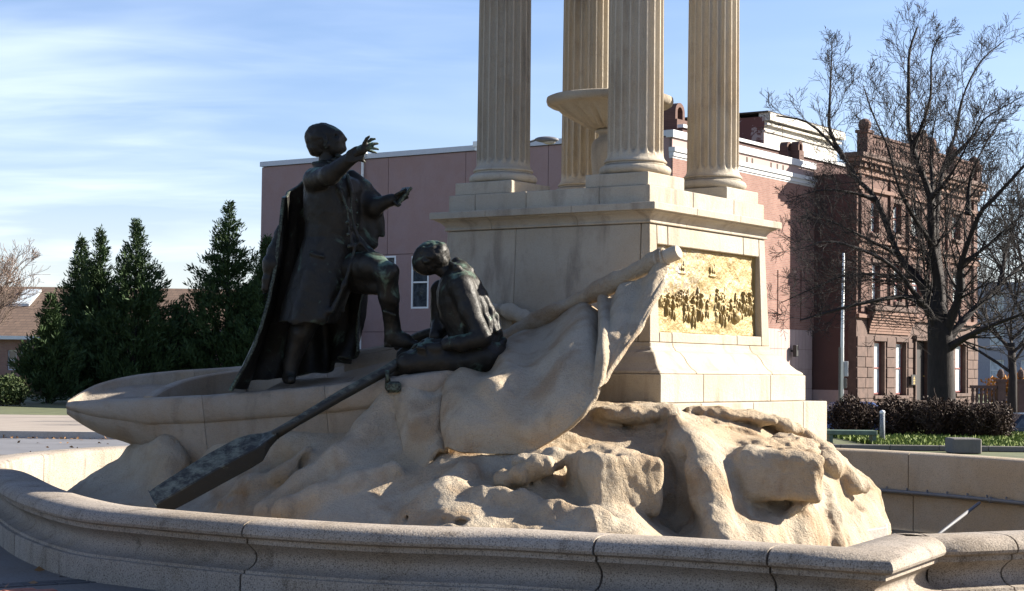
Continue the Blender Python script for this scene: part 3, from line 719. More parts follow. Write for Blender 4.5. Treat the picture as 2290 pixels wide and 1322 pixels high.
# curved coaming behind the foredeck
cp = bspl([at(332, 889, 14.80), at(362, 872, 15.0), at(410, 853, 15.25), (at(470, 840, 15.5)), at(545, 829, 15.7)], 30)
m = MB(); v = []
for i, p in enumerate(cp):
    t = cp[min(i + 1, 29)] - cp[max(i - 1, 0)]; t /= np.linalg.norm(t); s_ = np.array([t[1], -t[0], 0]); s_ /= np.linalg.norm(s_)
    v += [p - s_ * 0.05 - [0, 0, .22], p - s_ * 0.05, p - s_ * 0.035 + [0, 0, .012], p + s_ * 0.035 + [0, 0, .012], p + s_ * 0.05, p + s_ * 0.05 - [0, 0, .22]]
m.add(v, [(i * 6 + k, i * 6 + (k + 1) % 6, i * 6 + 6 + (k + 1) % 6, i * 6 + 6 + k) for i in range(29) for k in range(6)] + [tuple(range(6)), tuple(range(179, 173, -1))])
setback(m.build('coaming', M_BOAT, boat, bevel=0.0))
# thwart ledge under the standing figure, far side board
lv = [at(585, 875, 14.50), at(740, 861, 14.40), at(800, 842, 14.9), at(640, 846, 15.2)]
m = MB(); m.add([*lv, *[p - np.array([0, 0, .12]) for p in lv]], [(0, 1, 2, 3), (7, 6, 5, 4), (0, 4, 5, 1), (1, 5, 6, 2), (2, 6, 7, 3), (3, 7, 4, 0)])
setback(m.build('foot_ledge', M_BOAT, boat, bevel=0.02))
m = MB(); m.tube([at(770, 800, 15.2), at(850, 786, 15.15), at(930, 770, 15.05), at(1010, 760, 14.95)], [0.05, 0.05, 0.05, 0.05], 10)
m.add([at(770, 800, 15.15), at(1010, 760, 14.9), at(1010, 815, 14.85), at(770, 855, 15.1), at(770, 800, 15.25), at(1010, 760, 15.0), at(1010, 815, 14.95), at(770, 855, 15.2)], [(3, 2, 1, 0), (4, 5, 6, 7), (0, 1, 5, 4), (2, 3, 7, 6), (1, 2, 6, 5), (3, 0, 4, 7)])
setback(m.build('side_board', M_BOAT, boat))

# ================================================================== rock mound (relief + lumps sculpted into one stone body)
CP = [
 # left waves
 (165,1088,15.0),(215,1060,15.0),(270,1030,15.05),(292,1003,15.0),(330,990,14.95),(385,1010,14.60),(410,1005,14.72),(300,1060,14.75),(380,1070,14.55),(405,1075,14.75),(480,1010,14.50),(480,1080,14.25),
 (180,1130,14.6),(300,1130,14.3),(420,1140,14.0),(560,1010,14.32),(560,1080,13.98),(520,1130,13.85),(640,1000,14.10),(640,1060,14.1),(600,1120,13.6),(690,1010,13.95),(700,1060,13.65),(680,1120,13.25),(660,1180,12.9),
 (760,980,13.95),(770,1040,13.45),(760,1100,13.1),(750,1160,12.7),(830,940,13.9),(840,1000,13.6),(840,1070,13.15),(840,1130,12.8),(840,1190,12.5),(880,870,13.95),(880,930,13.8),
 (950,900,13.8),(950,1000,13.45),(920,1060,13.15),(900,1110,12.85),(900,1170,12.45),
 # under the flag
 (1050,900,14.0),(1150,900,13.9),(1050,980,13.3),(1150,980,13.2),(1020,1030,13.05),(1000,1060,12.85),(960,1110,12.55),(940,1170,12.3),(1000,1190,12.0),
 (1080,1030,13.0),(1160,1020,12.95),(1070,1080,12.75),(1060,1130,12.3),(1080,1185,11.95),(1150,1100,12.6),(1160,1150,12.2),(1200,1190,11.95),
 (1220,1000,13.05),(1200,1050,12.8),(1230,1100,12.55),(1260,1140,12.2),(1300,1190,11.9),(1290,950,13.5),(1290,1000,13.1),(1290,1060,12.95),(1290,1110,12.65),(1350,1130,12.3),(1380,1170,12.0),(1440,1180,12.05),(1475,1190,12.3),
 (1300,910,13.75),(1360,920,13.75),(1360,970,13.35),(1350,1000,13.1),(1420,930,13.75),(1430,980,13.3),(1450,1010,13.15),
 # hollow right of the square block
 (1470,1040,13.1),(1470,1100,12.95),(1470,1160,12.8),(1510,1060,13.05),(1520,1120,12.95),(1540,1180,12.75),(1490,900,13.75),(1500,960,13.25),
 # ridge that catches the sun
 (1520,985,12.95),(1545,1020,12.80),(1565,1060,12.65),(1585,1110,12.5),(1600,1160,12.35),(1606,1200,12.2),(1510,925,13.45),
 (1560,960,13.1),(1600,1000,12.95),(1640,1060,12.84),(1650,1120,12.66),(1645,1180,12.38),(1560,925,13.9),(1620,920,14.3),(1620,960,13.6),(1700,930,14.6),(1700,970,13.9),(1760,955,14.9),(1780,990,14.3),(1700,1010,13.3),
 (1700,1135,12.84),(1720,1190,12.42),(1770,1150,12.90),(1770,1210,12.7),(1820,1140,13.05),(1840,1100,13.6),(1840,1200,13.0),(1866,1215,13.35),(1880,1150,13.95),(1860,1060,14.3),(1820,1000,14.8),(1850,1010,15.2),(1900,1060,14.95),(1930,1110,14.7),(1925,1150,14.25),
 (1960,1110,14.9),(1975,1150,14.8),(1985,1190,14.6),(1920,1190,14.0)]
CPn = np.array(CP, float)
def rbf_grid(P, gx, gy, c=34.0):
    X = P[:, :2]; d = np.sqrt(((X[:, None] - X[None]) ** 2).sum(2) + c * c); A = -d; n = len(P)
    K = np.zeros((n + 3, n + 3)); K[:n, :n] = A + np.eye(n) * -0.0; K[:n, n] = 1; K[n, :n] = 1; K[:n, n + 1:] = X / 1000; K[n + 1:, :n] = X.T / 1000
    w = np.linalg.solve(K, np.concatenate([P[:, 2], [0, 0, 0]]))
    Gx, Gy = np.meshgrid(gx, gy, indexing='ij'); Z = np.zeros(Gx.shape)
    for i in range(n): Z -= w[i] * np.sqrt((Gx - X[i, 0]) ** 2 + (Gy - X[i, 1]) ** 2 + c * c)
    return Z + w[n] + w[n + 1] * Gx / 1000 + w[n + 2] * Gy / 1000
gx = np.arange(60, 2100, 6.0); gy = np.arange(780, 1420, 6.0)
YG = rbf_grid(CPn, gx, gy)
poly_mask = np.array([(150,1100),(200,1064),(240,1042),(266,1027),(284,1000),(330,972),(400,955),(600,958),(780,965),(850,880),(890,856),(1000,842),(1100,850),(1300,903),(1400,905),(1490,901),(1512,915),(1560,928),(1600,918),(1680,923),(1740,943),(1775,962),(1805,962),(1850,998),(1880,1020),(1900,1045),(1940,1070),(1962,1100),(1972,1140),(1990,1190),(1992,1400),(60,1400),(90,1140)], float)
def poly_sd(P, gx, gy):
    X, Y = np.meshgrid(gx, gy, indexing='ij'); d = np.full(X.shape, 1e9); ins = np.zeros(X.shape, bool); n = len(P)
    for i in range(n):
        a = P[i]; b = P[(i + 1) % n]; e = b - a; t = np.clip(((X - a[0]) * e[0] + (Y - a[1]) * e[1]) / (e @ e), 0, 1)
        d = np.minimum(d, np.hypot(X - a[0] - t * e[0], Y - a[1] - t * e[1]))
        c = ((a[1] > Y) != (b[1] > Y)); ins ^= c & (X < (b[0] - a[0]) * (Y - a[1]) / (b[1] - a[1] + 1e-9) + a[0])
    return np.where(ins, -d, d)
SD = poly_sd(poly_mask, gx, gy)
def bil(Gd, px, py):
    u = np.clip((px - gx[0]) / 6, 0, len(gx) - 1.001); v = np.clip((py - gy[0]) / 6, 0, len(gy) - 1.001); i = u.astype(int); j = v.astype(int); a = u - i; b = v - j
    return Gd[i, j] * (1 - a) * (1 - b) + Gd[i + 1, j] * a * (1 - b) + Gd[i, j + 1] * (1 - a) * b + Gd[i + 1, j + 1] * a * b
HR = 0.016
rk = Vol((-3.95, 11.6, 0.12), (3.35, 16.2, 1.75), HR)
def relief(x, y, z):
    X, Y, Z = np.broadcast_arrays(x, y, z); px, py = project(X, Y, Z)
    d1 = (bil(YG, px, py) - Y) * 0.62; d2 = bil(SD, px, py) / 268.0
    k = 0.10; h = np.maximum(k - np.abs(d1 - d2), 0) / k; d = np.maximum(d1, d2) + h * h * k * 0.25
    return np.maximum(d, Y - 16.05)
rk.put(relief, ((-3.95, 11.6, 0.12), (3.35, 16.2, 1.75)), k=0.001)
def rz(a):
    c, s_ = math.cos(a), math.sin(a); return np.array([[c, -s_, 0], [s_, c, 0], [0, 0, 1.0]])
def ry(a):
    c, s_ = math.cos(a), math.sin(a); return np.array([[c, 0, s_], [0, 1, 0], [-s_, 0, c]])
# square block with the shaded face
rk.box(at(1372, 1082, 12.65), (0.27, 0.26, 0.21), 0.05, 0.05, rz(0.42) @ ry(0.06))
rk.ell(at(1388, 1022, 12.75), (0.22, 0.20, 0.07), 0.08, ry(0.25))
rk.ell(at(1262, 1108, 12.42), (0.16, 0.16, 0.12), 0.10, sub=True)
# ledge under the pedestal step
rk.ell(at(1430, 927, 13.62), (0.34, 0.26, 0.075), 0.06, ry(-0.05)); rk.ell(at(1498, 925, 13.45), (0.09, 0.12, 0.07), 0.05)
rk.ell(at(1400, 968, 13.25), (0.36, 0.16, 0.05), 0.05, sub=True)
# big overhanging boulder
rk.box(at(1748, 1062, 12.98), (0.30, 0.27, 0.185), 0.08, 0.06, rz(-0.10) @ ry(0.02))
rk.ell(at(1680, 1060, 13.0), (0.24, 0.26, 0.17), 0.08)
rk.ell(at(1745, 1142, 12.70), (0.20, 0.14, 0.035), 0.05, sub=True)
rk.chain([at(1795, 1115, 12.95), at(1785, 1135, 12.85), at(1752, 1155, 12.85)], [0.06, 0.04, 0.012], 0.03)
# upper flat stones and crest
rk.ell(at(1725, 1000, 13.55), (0.36, 0.36, 0.055), 0.05, ry(0.10)); rk.ell(at(1780, 990, 13.8), (0.20, 0.25, 0.055), 0.04, ry(0.12))
rk.ell(at(1640, 930, 14.1), (0.38, 0.18, 0.06), 0.05, ry(0.10)); rk.ell(at(1735, 945, 14.3), (0.22, 0.16, 0.06), 0.05, ry(0.35))
rk.ell(at(1668, 962, 13.75), (0.17, 0.13, 0.05), 0.03, ry(0.08), sub=True); rk.ell(at(1605, 938, 13.8), (0.07, 0.08, 0.03), 0.03, sub=True)
rk.ell(at(1850, 1040, 14.3), (0.13, 0.25, 0.12), 0.08); rk.ell(at(1935, 1120, 14.35), (0.12, 0.14, 0.10), 0.05, sub=True)
rk.chain([at(1790, 970, 14.5), at(1850, 1015, 14.5), at(1900, 1080, 14.4), at(1930, 1085, 14.5)], [0.05, 0.06, 0.07, 0.06], 0.08)
rk.chain([at(1840, 1110, 13.75), at(1850, 1160, 13.45), at(1868, 1215, 13.3)], [0.10, 0.08, 0.07], 0.10)
# ridge running down from the plinth corner
rk.chain([at(1512, 945, 13.15), at(1535, 1000, 12.95), at(1560, 1055, 12.78), at(1585, 1110, 12.6), at(1604, 1190, 12.3)], [0.05, 0.05, 0.05, 0.05, 0.06], 0.22)
rk.ell(at(1550, 1030, 12.95), (0.06, 0.08, 0.16), 0.04, ry(-0.3), sub=True)
rk.ell(at(1505, 1095, 12.80), (0.13, 0.14, 0.34), 0.06, sub=True)
# knuckled lump and folds on the left of the lit area
for c, r in (((1128, 1072, 12.65), (.10, .10, .07)), ((1165, 1062, 12.6), (.09, .10, .08)), ((1205, 1045, 12.6), (.11, .10, .09)), ((1240, 1025, 12.75), (.09, .10, .08)), ((1180, 1035, 12.8), (.12, .12, .07))): rk.ell(at(*c), r, 0.05)
rk.ell(at(1262, 1062, 12.75), (0.03, 0.10, 0.10), 0.04, ry(0.2), sub=True)
rk.chain([at(1020, 1090, 12.62), at(1090, 1115, 12.45), at(1170, 1125, 12.4), at(1240, 1150, 12.2), at(1330, 1165, 12.0), at(1440, 1185, 12.1)], [0.05, .06, .06, .07, .06, .02], 0.14)
rk.chain([at(930, 1150, 12.55), at(985, 1115, 12.6), at(1040, 1060, 12.85)], [0.09, 0.10, 0.08], 0.12)
rk.ell(at(990, 1165, 12.1), (0.07, 0.10, 0.04), 0.03, sub=True); rk.ell(at(1030, 1170, 12.1), (0.05, 0.08, 0.03), 0.03, sub=True)
# wave folds on the shaded side
rk.chain([at(600, 1150, 13.3), at(680, 1085, 13.5), at(760, 1030, 13.55), at(820, 960, 13.8), at(870, 880, 13.9)], [0.12, 0.10, 0.09, 0.08, 0.05], 0.14)
rk.chain([at(640, 1145, 13.05), at(720, 1115, 13.1), at(800, 1085, 13.15), at(880, 1050, 13.15)], [0.11, 0.09, 0.08, 0.06], 0.12)
rk.chain([at(500, 1125, 13.85), at(560, 1090, 13.95), at(640, 1060, 13.85), at(690, 1000, 13.85)], [0.05, 0.08, 0.06, 0.03], 0.12)
rk.chain([at(330, 1010, 14.85), at(370, 1005, 14.7), at(388, 1040, 14.6), at(380, 1090, 14.4)], [0.06, 0.09, 0.10, 0.09], 0.10)
rk.chain([at(403, 995, 14.72), at(401, 1030, 14.62), at(395, 1075, 14.5)], [0.022, 0.035, 0.02], 0.02, sub=True)
rk.chain([at(690, 985, 13.85), at(694, 1010, 13.8), at(660, 1050, 13.88)], [0.018, 0.02, 0.012], 0.03, sub=True)
rk.chain([at(490, 1140, 13.82), at(505, 1110, 13.85), at(545, 1105, 13.8), at(580, 1120, 13.65)], [0.02, 0.025, 0.02, 0.012], 0.04, sub=True)
rk.chain([at(540, 1143, 13.55), at(570, 1138, 13.45), at(610, 1128, 13.35)], [0.02, 0.025, 0.02], 0.02, sub=True)
rk.chain([at(622, 1148, 13.05), at(660, 1095, 13.3), at(700, 1070, 13.35), at(850, 1030, 13.2)], [0.02, 0.02, 0.015, 0.008], 0.04, sub=True)
rk.chain([at(905, 1168, 12.42), at(935, 1110, 12.68), at(985, 1060, 12.88), at(1030, 1012, 13.1)], [0.022, 0.012, 0.009, 0.009], 0.01, sub=True)
# crest of stone cloud behind the rower
rk.put(lambda x, y, z: y * 0 + x * 0 + z * 0 + 1, ((0, 0, 0), (0.01, 0.01, 0.01)))
def rough(x, y, z):
    a = fbm(x, y, z, 2.3, 3) * 0.050; b = fbm(x + 9, y, z, 9.0, 4) * 0.020; c = np.abs(fbm(x, y + 4, z, 5.0, 2)) * 0.03
    q = vnoise(x * 3.1 + z, y * 3.1, z * 3.1 - x) ; fac = np.abs(q) * 0.035 + np.abs(vnoise(x * 6.5, y * 6.5 + z, z * 6.5)) * 0.012 + np.abs(fbm(x * 1.6 + z * .5, y, z * .35, 7.0, 2)) * 0.045
    right = np.clip((x + 1.2) / 1.2, 0.35, 1); return (a * .8 + b + c + fac - 0.02) * right
rk.bump(rough, 0.12)
rock = empty('rock_mound', (0.3, 13.6, 0.2), 0, 'pale carved rocks and waves heaped under the boat, flag and pedestal', 'rock')
setback(rk.build('carved_rocks', M_ROCK, rock)); del rk
setback(MB().add([at(1868, 1195, 13.9), at(1985, 1178, 14.35), at(1985, 1215, 14.35), at(1868, 1235, 13.9), at(1868, 1185, 14.9), at(1985, 1168, 15.0), at(1985, 1215, 15.0), at(1868, 1235, 14.9)],
    [(3, 2, 1, 0), (4, 5, 6, 7), (0, 1, 5, 4), (1, 2, 6, 5), (2, 3, 7, 6), (3, 0, 4, 7)]).build('concrete_footing', M_CONC, rock, bevel=0.01))
tag(MB().add([(q[0], q[1], z) for z in (0.2, atz(1890, 1043, 0.72)[2] + 0.0) for q in ((2.80, 15.3), (3.12, 15.45), (2.95, 15.95), (2.6, 15.8))], [(3, 2, 1, 0), (4, 5, 6, 7), (0, 1, 5, 4), (1, 2, 6, 5), (2, 3, 7, 6), (3, 0, 4, 7)]).build('stone_block', M_LIME, bevel=0.01),
    'small squared pale stone block standing in the basin behind the rocks', 'stone block')
cr = Vol(at(1080, 740, 15.3) - np.array([.1, .4, .15]), at(1230, 670, 15.3) + np.array([.15, .4, .12]), 0.012)
cr.chain([at(1100, 688, 15.35), at(1140, 697, 15.25), at(1175, 712, 15.1), at(1205, 722, 15.0)], [0.035, 0.06, 0.055, 0.03], 0.05)
cr.chain([at(1105, 690, 15.4), at(1120, 740, 15.2)], [0.03, 0.02], 0.04); cr.bump(lambda x, y, z: fbm(x, y, z, 9, 3) * 0.02)
setback(cr.build('cloud_scroll', M_LIME, rock))

# ================================================================== stone flag and staff
flag = empty('stone_flag', tuple(at(1200, 1000, 12.9)), 0, 'great pale stone flag draped from a slanting stone staff over the rocks', 'flag')
net = [
 [(880,852,13.92),(893,930,13.80),(905,1010,13.50),(893,1085,13.30)],
 [(940,842,13.98),(950,930,13.50),(953,1010,13.30),(930,1090,13.12)],
 [(1004,832,14.02),(998,900,13.52),(990,955,13.36),(984,1004,13.16)],
 [(1060,812,14.20),(1050,880,13.42),(1040,950,13.12),(1035,1012,13.05)],
 [(1120,775,14.40),(1110,850,13.42),(1110,940,13.06),(1110,1014,13.06)],
 [(1180,738,14.62),(1178,835,13.52),(1185,930,13.04),(1188,1010,13.02)],
 [(1260,704,14.46),(1262,790,13.50),(1262,880,13.02),(1262,966,12.94)],
 [(1335,672,14.30),(1332,745,13.66),(1325,830,13.16),(1310,922,12.90)],
 [(1375,655,14.22),(1372,720,13.72),(1362,790,13.32),(1350,870,13.02)],
 [(1410,636,14.14),(1410,690,13.78),(1402,750,13.46),(1384,806,13.20)],
 [(1450,612,14.06),(1450,650,13.84),(1444,700,13.64),(1432,742,13.46)],
 [(1491,590,14.02),(1489,605,13.98),(1484,624,13.93),(1474,650,13.84)]]
net = [[at(*p) for p in c] for c in net]
Gd = surf_net(net, 260, 130)
u = np.linspace(0, 1, 260)[:, None]; w = np.linspace(0, 1, 130)[None]
N_ = np.cross(np.gradient(Gd, axis=0), np.gradient(Gd, axis=1)); N_ /= np.linalg.norm(N_, axis=2, keepdims=True) + 1e-9
if N_[130, 60, 1] > 0: N_ = -N_
fold = 0.034 * np.sin(u * 34 + 3.0 * w) * np.exp(-((w - 0.12) / 0.28) ** 2) + 0.05 * np.exp(-((u - 0.185 - 0.02 * np.sin(w * 5)) / 0.012) ** 2) * 0 - 0.05 * np.exp(-((u - 0.178 + 0.02 * np.sin(w * 4)) / 0.011) ** 2) * (0.3 + 0.7 * w)
fold += -0.12 * np.exp(-((u - 0.625 - 0.03 * w) / 0.014) ** 2) * np.exp(-(w / 0.5) ** 2) + 0.05 * np.exp(-((u - 0.66 - 0.05 * w) / 0.022) ** 2)
fold += 0.03 * np.exp(-((u - 0.24 - 0.25 * w) / 0.03) ** 2) * (1 - w) - 0.025 * np.exp(-((u - 0.29 - 0.3 * w) / 0.03) ** 2) * (1 - w) + 0.035 * np.exp(-((w - 0.35 + 0.4 * (u - 0.4)) / 0.05) ** 2) * np.exp(-((u - 0.42) / 0.12) ** 2)
fold += 0.03 * fbm(u * 9, w * 2.5, u * 0 + 1.0, 1.0, 3) - 0.045 * np.abs(fbm(u * 11 - w * 3.5, w * 1.6 + u * 2, u * 0 + 4.0, 1.0, 2)) * (1 - 0.3 * w) + 0.012
Gd = Gd + N_ * fold[..., None]
fo = sheet('flag_cloth', Gd, 0.035, M_ROCK, flag); setback(fo)
m = MB(); pole = bspl([at(1490, 573, 14.02), at(1430, 602, 14.13), at(1340, 650, 14.33), at(1240, 700, 14.55), at(1150, 745, 14.72), at(1090, 780, 14.8)], 40)
rad = [0.075 + 0.012 * math.sin(i * 0.55) + 0.006 * math.sin(i * 1.7) for i in range(40)]; m.tube(pole, rad, 28)
setback(m.build('flag_staff', M_ROCK, flag, True, auto=60))
d = at(1510, 566, 13.97) - at(1470, 583, 14.06); d /= np.linalg.norm(d); p0 = at(1468, 584, 14.06)
m = MB(); m.tube([p0 + d * t for t in (0, .035, .04, .06, .065, .085, .09, .105, .11, .20, .215, .218)], [.08, .085, .070, .072, .080, .080, .066, .066, .060, .060, .052, .03], 32)
setback(m.build('staff_finial', M_LIME, flag, True, auto=35))

# ================================================================== bronze figures
def surfY(cx, cy, rx, ry_, x): return cy - ry_ * math.sqrt(max(0.02, 1 - ((x - cx) / rx) ** 2))
def sec(py, xl, xr, Y, ry_):
    a = at(xl, py, Y); b = at(xr, py, Y); return (a[2], (a[0] + b[0]) / 2, a[1], (b[0] - a[0]) / 2, ry_)
def dirs(yaw, pitch=0.0):
    """frame: x forward (face), y left, z up"""
    return None
YM = 14.5
man = empty('standing_statue', tuple(at(650, 858, YM)), 0, 'dark bronze statue of a cloaked man standing in the boat, one arm raised', 'statue')
hv = 0.0085
# --- coat (torso, skirts, sleeves)
ct = Vol(at(585, 740, YM) - [0, .55, 0], at(890, 330, YM) + [0, .55, 0.05], 0.010)
rows = [sec(392, 702, 780, 14.52, .15), sec(402, 688, 795, YM, .19), sec(425, 680, 802, YM, .215), sec(450, 679, 804, YM, .22), sec(480, 680, 804, YM, .215), sec(505, 683, 803, YM, .20), sec(532, 680, 799, YM, .19),
        sec(560, 671, 797, YM, .20), sec(600, 658, 794, YM, .22), sec(640, 645, 787, YM, .24), sec(680, 633, 772, YM, .255), sec(722, 623, 752, YM, .265)]
ct.stack(rows, 0.03)
ct.ell(at(708, 402, 14.42), (.095, .16, .080), 0.06); ct.ell(at(733, 374, 14.5), (.120, .12, .060), 0.04); ct.chain([at(700, 366, 14.45), at(735, 372, 14.36), at(768, 372, 14.40)], [.016, .016, .014], 0.02); ct.ell(at(790, 425, 14.6), (.09, .17, .08), 0.06)
# raised near arm
ct.chain([at(703, 402, 14.34), at(738, 392, 14.12), at(795, 347, 13.98)], [.092, .078, .056], 0.035)
ct.chain([at(790, 350, 13.99), at(799, 344, 13.97)], [.062, .060], 0.008); ct.chain([at(802, 352, 13.97), at(815, 362, 14.0)], [.030, .014], 0.02)
for a_ in ((738, 408, 14.1), (722, 412, 14.2), (755, 395, 14.08)): ct.chain([at(*a_), at(a_[0] - 22, a_[1] - 8, a_[2] + .02)], [.022, .012], 0.02)
# far arm coming out of the cloak
ct.chain([at(795, 430, 14.65), at(835, 462, 14.55), at(874, 448, 14.5)], [.10, .075, .050], 0.04); ct.chain([at(871, 449, 14.5), at(877, 446, 14.5)], [.055, .054], 0.006)
# shoulder drape of the cloak over that arm
ct.chain([at(785, 392, 14.62), at(815, 420, 14.6), at(846, 445, 14.62)], [.045, .06, .045], 0.03); ct.chain([at(842, 455, 14.62), at(856, 525, 14.62)], [.05, .022], 0.03); ct.chain([at(820, 450, 14.6), at(832, 545, 14.62)], [.07, .05], 0.05)
ct.chain([at(800, 470, 14.6), at(812, 600, 14.62)], [.08, .06], 0.05)
# front skirt flap over the raised thigh, edges, lapels, buttons
ct.chain([at(786, 470, 14.33), at(792, 510, 14.34), at(808, 542, 14.32), at(828, 562, 14.26), at(846, 582, 14.2)], [.012, .013, .015, .016, .012], 0.03)
ct.chain([at(797, 545, 14.45), at(828, 570, 14.4)], [.07, .055], 0.05)
ct.chain([at(795, 548, 14.30), at(786, 590, 14.27), at(769, 638, 14.25), at(744, 695, 14.23)], [.010, .012, .016, .020], 0.04)
ct.chain([at(742, 388, 14.34), at(762, 430, 14.30), at(776, 466, 14.29)], [.020, .024, .010], 0.012); ct.chain([at(776, 392, 14.36), at(786, 430, 14.33), at(786, 466, 14.31)], [.018, .020, .010], 0.012)
ct.chain([at(777, 466, 14.29), at(781, 520, 14.30), at(790, 552, 14.29)], [.012, .012, .012], 0.012)
for bx, by in ((776, 498), (778, 524), (781, 551), (797, 450), (799, 476), (800, 502)): ct.ell(at(bx, by, 14.275 if bx < 790 else 14.36), (.016, .012, .016), 0.004)
ct.chain([at(694, 566, 14.31), at(722, 574, 14.28)], [.010, .010], 0.02)
for x0, y0, x1, y1 in ((690, 610, 662, 715), (735, 640, 722, 712)): ct.chain([at(x0, y0, 14.31), at(x1, y1, 14.25)], [.010, .022], 0.10)
ct.bump(lambda x, y, z: fbm(x, y, z * 0.5, 7, 3) * 0.016 + fbm(x + 3, y, z, 24, 2) * 0.005)
setback(ct.build('coat', M_BRZ, man)); del ct
# --- body: head, neck, hands, legs
bd = Vol(at(610, 865, YM) - [0, .75, 0], at(950, 265, YM) + [0, .5, 0.02], hv)
bd.stack([sec(400, 700, 785, YM, .14), sec(700, 690, 770, YM, .14)], 0.02)
bd.cap(at(732, 400, 14.52), at(732, 345, 14.52), .085, .068, 0.03)
bd.ell(at(722, 312, 14.52), (.138, .108, .128), 0.02, ry(0.35))                  # skull
bd.ell(at(748, 317, 14.50), (.092, .084, .108), 0.03, ry(0.25)); bd.ell(at(739, 299, 14.51), (.078, .090, .062), 0.04, ry(0.6)); bd.ell(at(750, 330, 14.45), (.05, .03, .05), 0.03)                   # face
bd.ell(at(757, 336, 14.50), (.060, .058, .040), 0.025, ry(-0.35)); bd.ell(at(768, 333, 14.50), (.026, .030, .022), 0.015)   # jaw, chin
bd.chain([at(757, 299, 14.49), at(766, 306, 14.49), at(773, 312, 14.49)], [.014, .018, .015], 0.012)                        # nose
bd.ell(at(769, 315, 14.475), (.012, .014, .008), 0.006)
bd.ell(at(753, 297, 14.455), (.026, .020, .010), 0.010, ry(0.9)); bd.ell(at(752, 304, 14.43), (.017, .012, .011), 0.006, sub=True); bd.ell(at(754, 303, 14.445), (.012, .010, .010), 0.004)
bd.ell(at(770, 321, 14.49), (.013, .026, .007), 0.006, ry(0.5)); bd.ell(at(770, 326, 14.49), (.013, .024, .008), 0.005, ry(0.4)); bd.ell(at(752, 314, 14.43), (.030, .018, .022), 0.02)
bd.ell(at(731, 325, 14.415), (.020, .012, .034), 0.008, ry(0.35)); bd.ell(at(733, 326, 14.402), (.009, .008, .018), 0.004, ry(0.35), sub=True)   # ear
# cravat
for c, r in (((762, 352, 14.46), (.05, .06, .018)), ((757, 360, 14.45), (.06, .07, .02)), ((775, 368, 14.42), (.035, .03, .022)), ((768, 384, 14.40), (.025, .03, .03)), ((745, 366, 14.45), (.06, .07, .02))): bd.ell(at(*c), r, 0.01, ry(0.25))
# near hand: palm and five fingers
bd.chain([at(797, 344, 13.98), at(808, 336, 13.97), at(820, 328, 13.97)], [.034, .038, .036], 0.02)
for pts, rr in (([(814, 322, 13.94), (820, 311, 13.92), (826, 305, 13.91)], (.016, .014, .010)),
                ([(820, 322, 13.97), (830, 312, 13.97), (839, 311, 13.97)], (.014, .013, .009)),
                ([(823, 326, 13.96), (833, 322, 13.95), (845, 321, 13.96)], (.014, .013, .009)),
                ([(823, 331, 13.97), (835, 332, 13.96), (846, 334, 13.97)], (.014, .012, .009)),
                ([(821, 336, 14.0), (832, 339, 14.0), (842, 342, 14.01)], (.013, .011, .008))): bd.chain([at(*q) for q in pts], rr, 0.006)
# far hand under the paper
bd.chain([at(874, 448, 14.5), at(888, 443, 14.5)], [.032, .036], 0.02)
for i, (a_, b_) in enumerate(((885, 436), (893, 437), (898, 441), (899, 448))): bd.chain([at(a_, b_, 14.44 + .02 * i), at(a_ + 12, b_ - 7, 14.43 + .02 * i), at(a_ + 22 - 3 * i, b_ - 13 + 3 * i, 14.45 + .02 * i)], [.013, .012, .009], 0.006)
bd.chain([at(882, 452, 14.44), at(890, 460, 14.42), at(896, 458, 14.41)], [.014, .012, .009], 0.006)
# raised leg with boot
bd.chain([at(785, 600, 14.45), at(835, 596, 14.25), at(866, 612, 14.12)], [.135, .115, .088], 0.04)
bd.chain([at(800, 625, 14.5), at(852, 640, 14.25)], [.12, .075], 0.05)
bd.chain([at(866, 612, 14.12), at(870, 665, 14.2), at(876, 718, 14.3)], [.088, .082, .058], 0.03); bd.ell(at(877, 604, 14.08), (.045, .05, .05), 0.04)
bd.chain([at(875, 712, 14.3), at(878, 728, 14.31)], [.064, .062], 0.02); bd.chain([at(877, 730, 14.31), at(876, 757, 14.32)], [.062, .060], 0.02)
bd.chain([at(872, 764, 14.33), at(905, 765, 14.30), at(930, 769, 14.28)], [.045, .042, .028], 0.04); bd.chain([at(880, 748, 14.31), at(908, 758, 14.30)], [.055, .035], 0.05); bd.box(at(868, 771, 14.33), (.035, .05, .02), .006, .006)
for y_ in (640, 668, 696): bd.chain([at(858, y_, 14.14), at(884, y_ + 9, 14.16)], [.012, .012], 0.03)
# standing leg
bd.chain([at(700, 690, 14.5), at(672, 745, 14.5), at(650, 820, 14.52)], [.12, .095, .062], 0.04); bd.chain([at(651, 815, 14.52), at(648, 845, 14.5)], [.066, .055], 0.02); bd.chain([at(643, 846, 14.5), at(652, 850, 14.36)], [.05, .035], 0.03)
bd.bump(lambda x, y, z: fbm(x, y, z, 22, 2) * 0.005 + np.where(z < 2.7, fbm(x, y, z, 7, 2) * 0.014, 0))
setback(bd.build('body', M_BRZ, man)); del bd
# hair
hr = Vol(at(672, 370, YM) - [0, .25, 0], at(775, 262, YM) + [0, .25, 0], hv)
hr.ell(at(719, 311, 14.52), (.141, .112, .131), 0.01, ry(0.35)); hr.ell(at(708, 334, 14.53), (.070, .085, .065), 0.04)
hr.ell(at(733, 288, 14.52), (.060, .08, .028), 0.03, ry(0.35)); hr.ell(at(727, 318, 14.41), (.018, .015, .055), 0.02, ry(0.15))
hr.ell(at(784, 326, 14.46), (.140, .22, .160), 0.02, ry(0.3), sub=True)
hr.bump(lambda x, y, z: (fbm(x * .6, y, z, 22, 3) * 0.014 + np.abs(fbm(x, y + 3, z * .7, 14, 2)) * 0.010))
setback(hr.build('hair', M_BRZ, man)); del hr
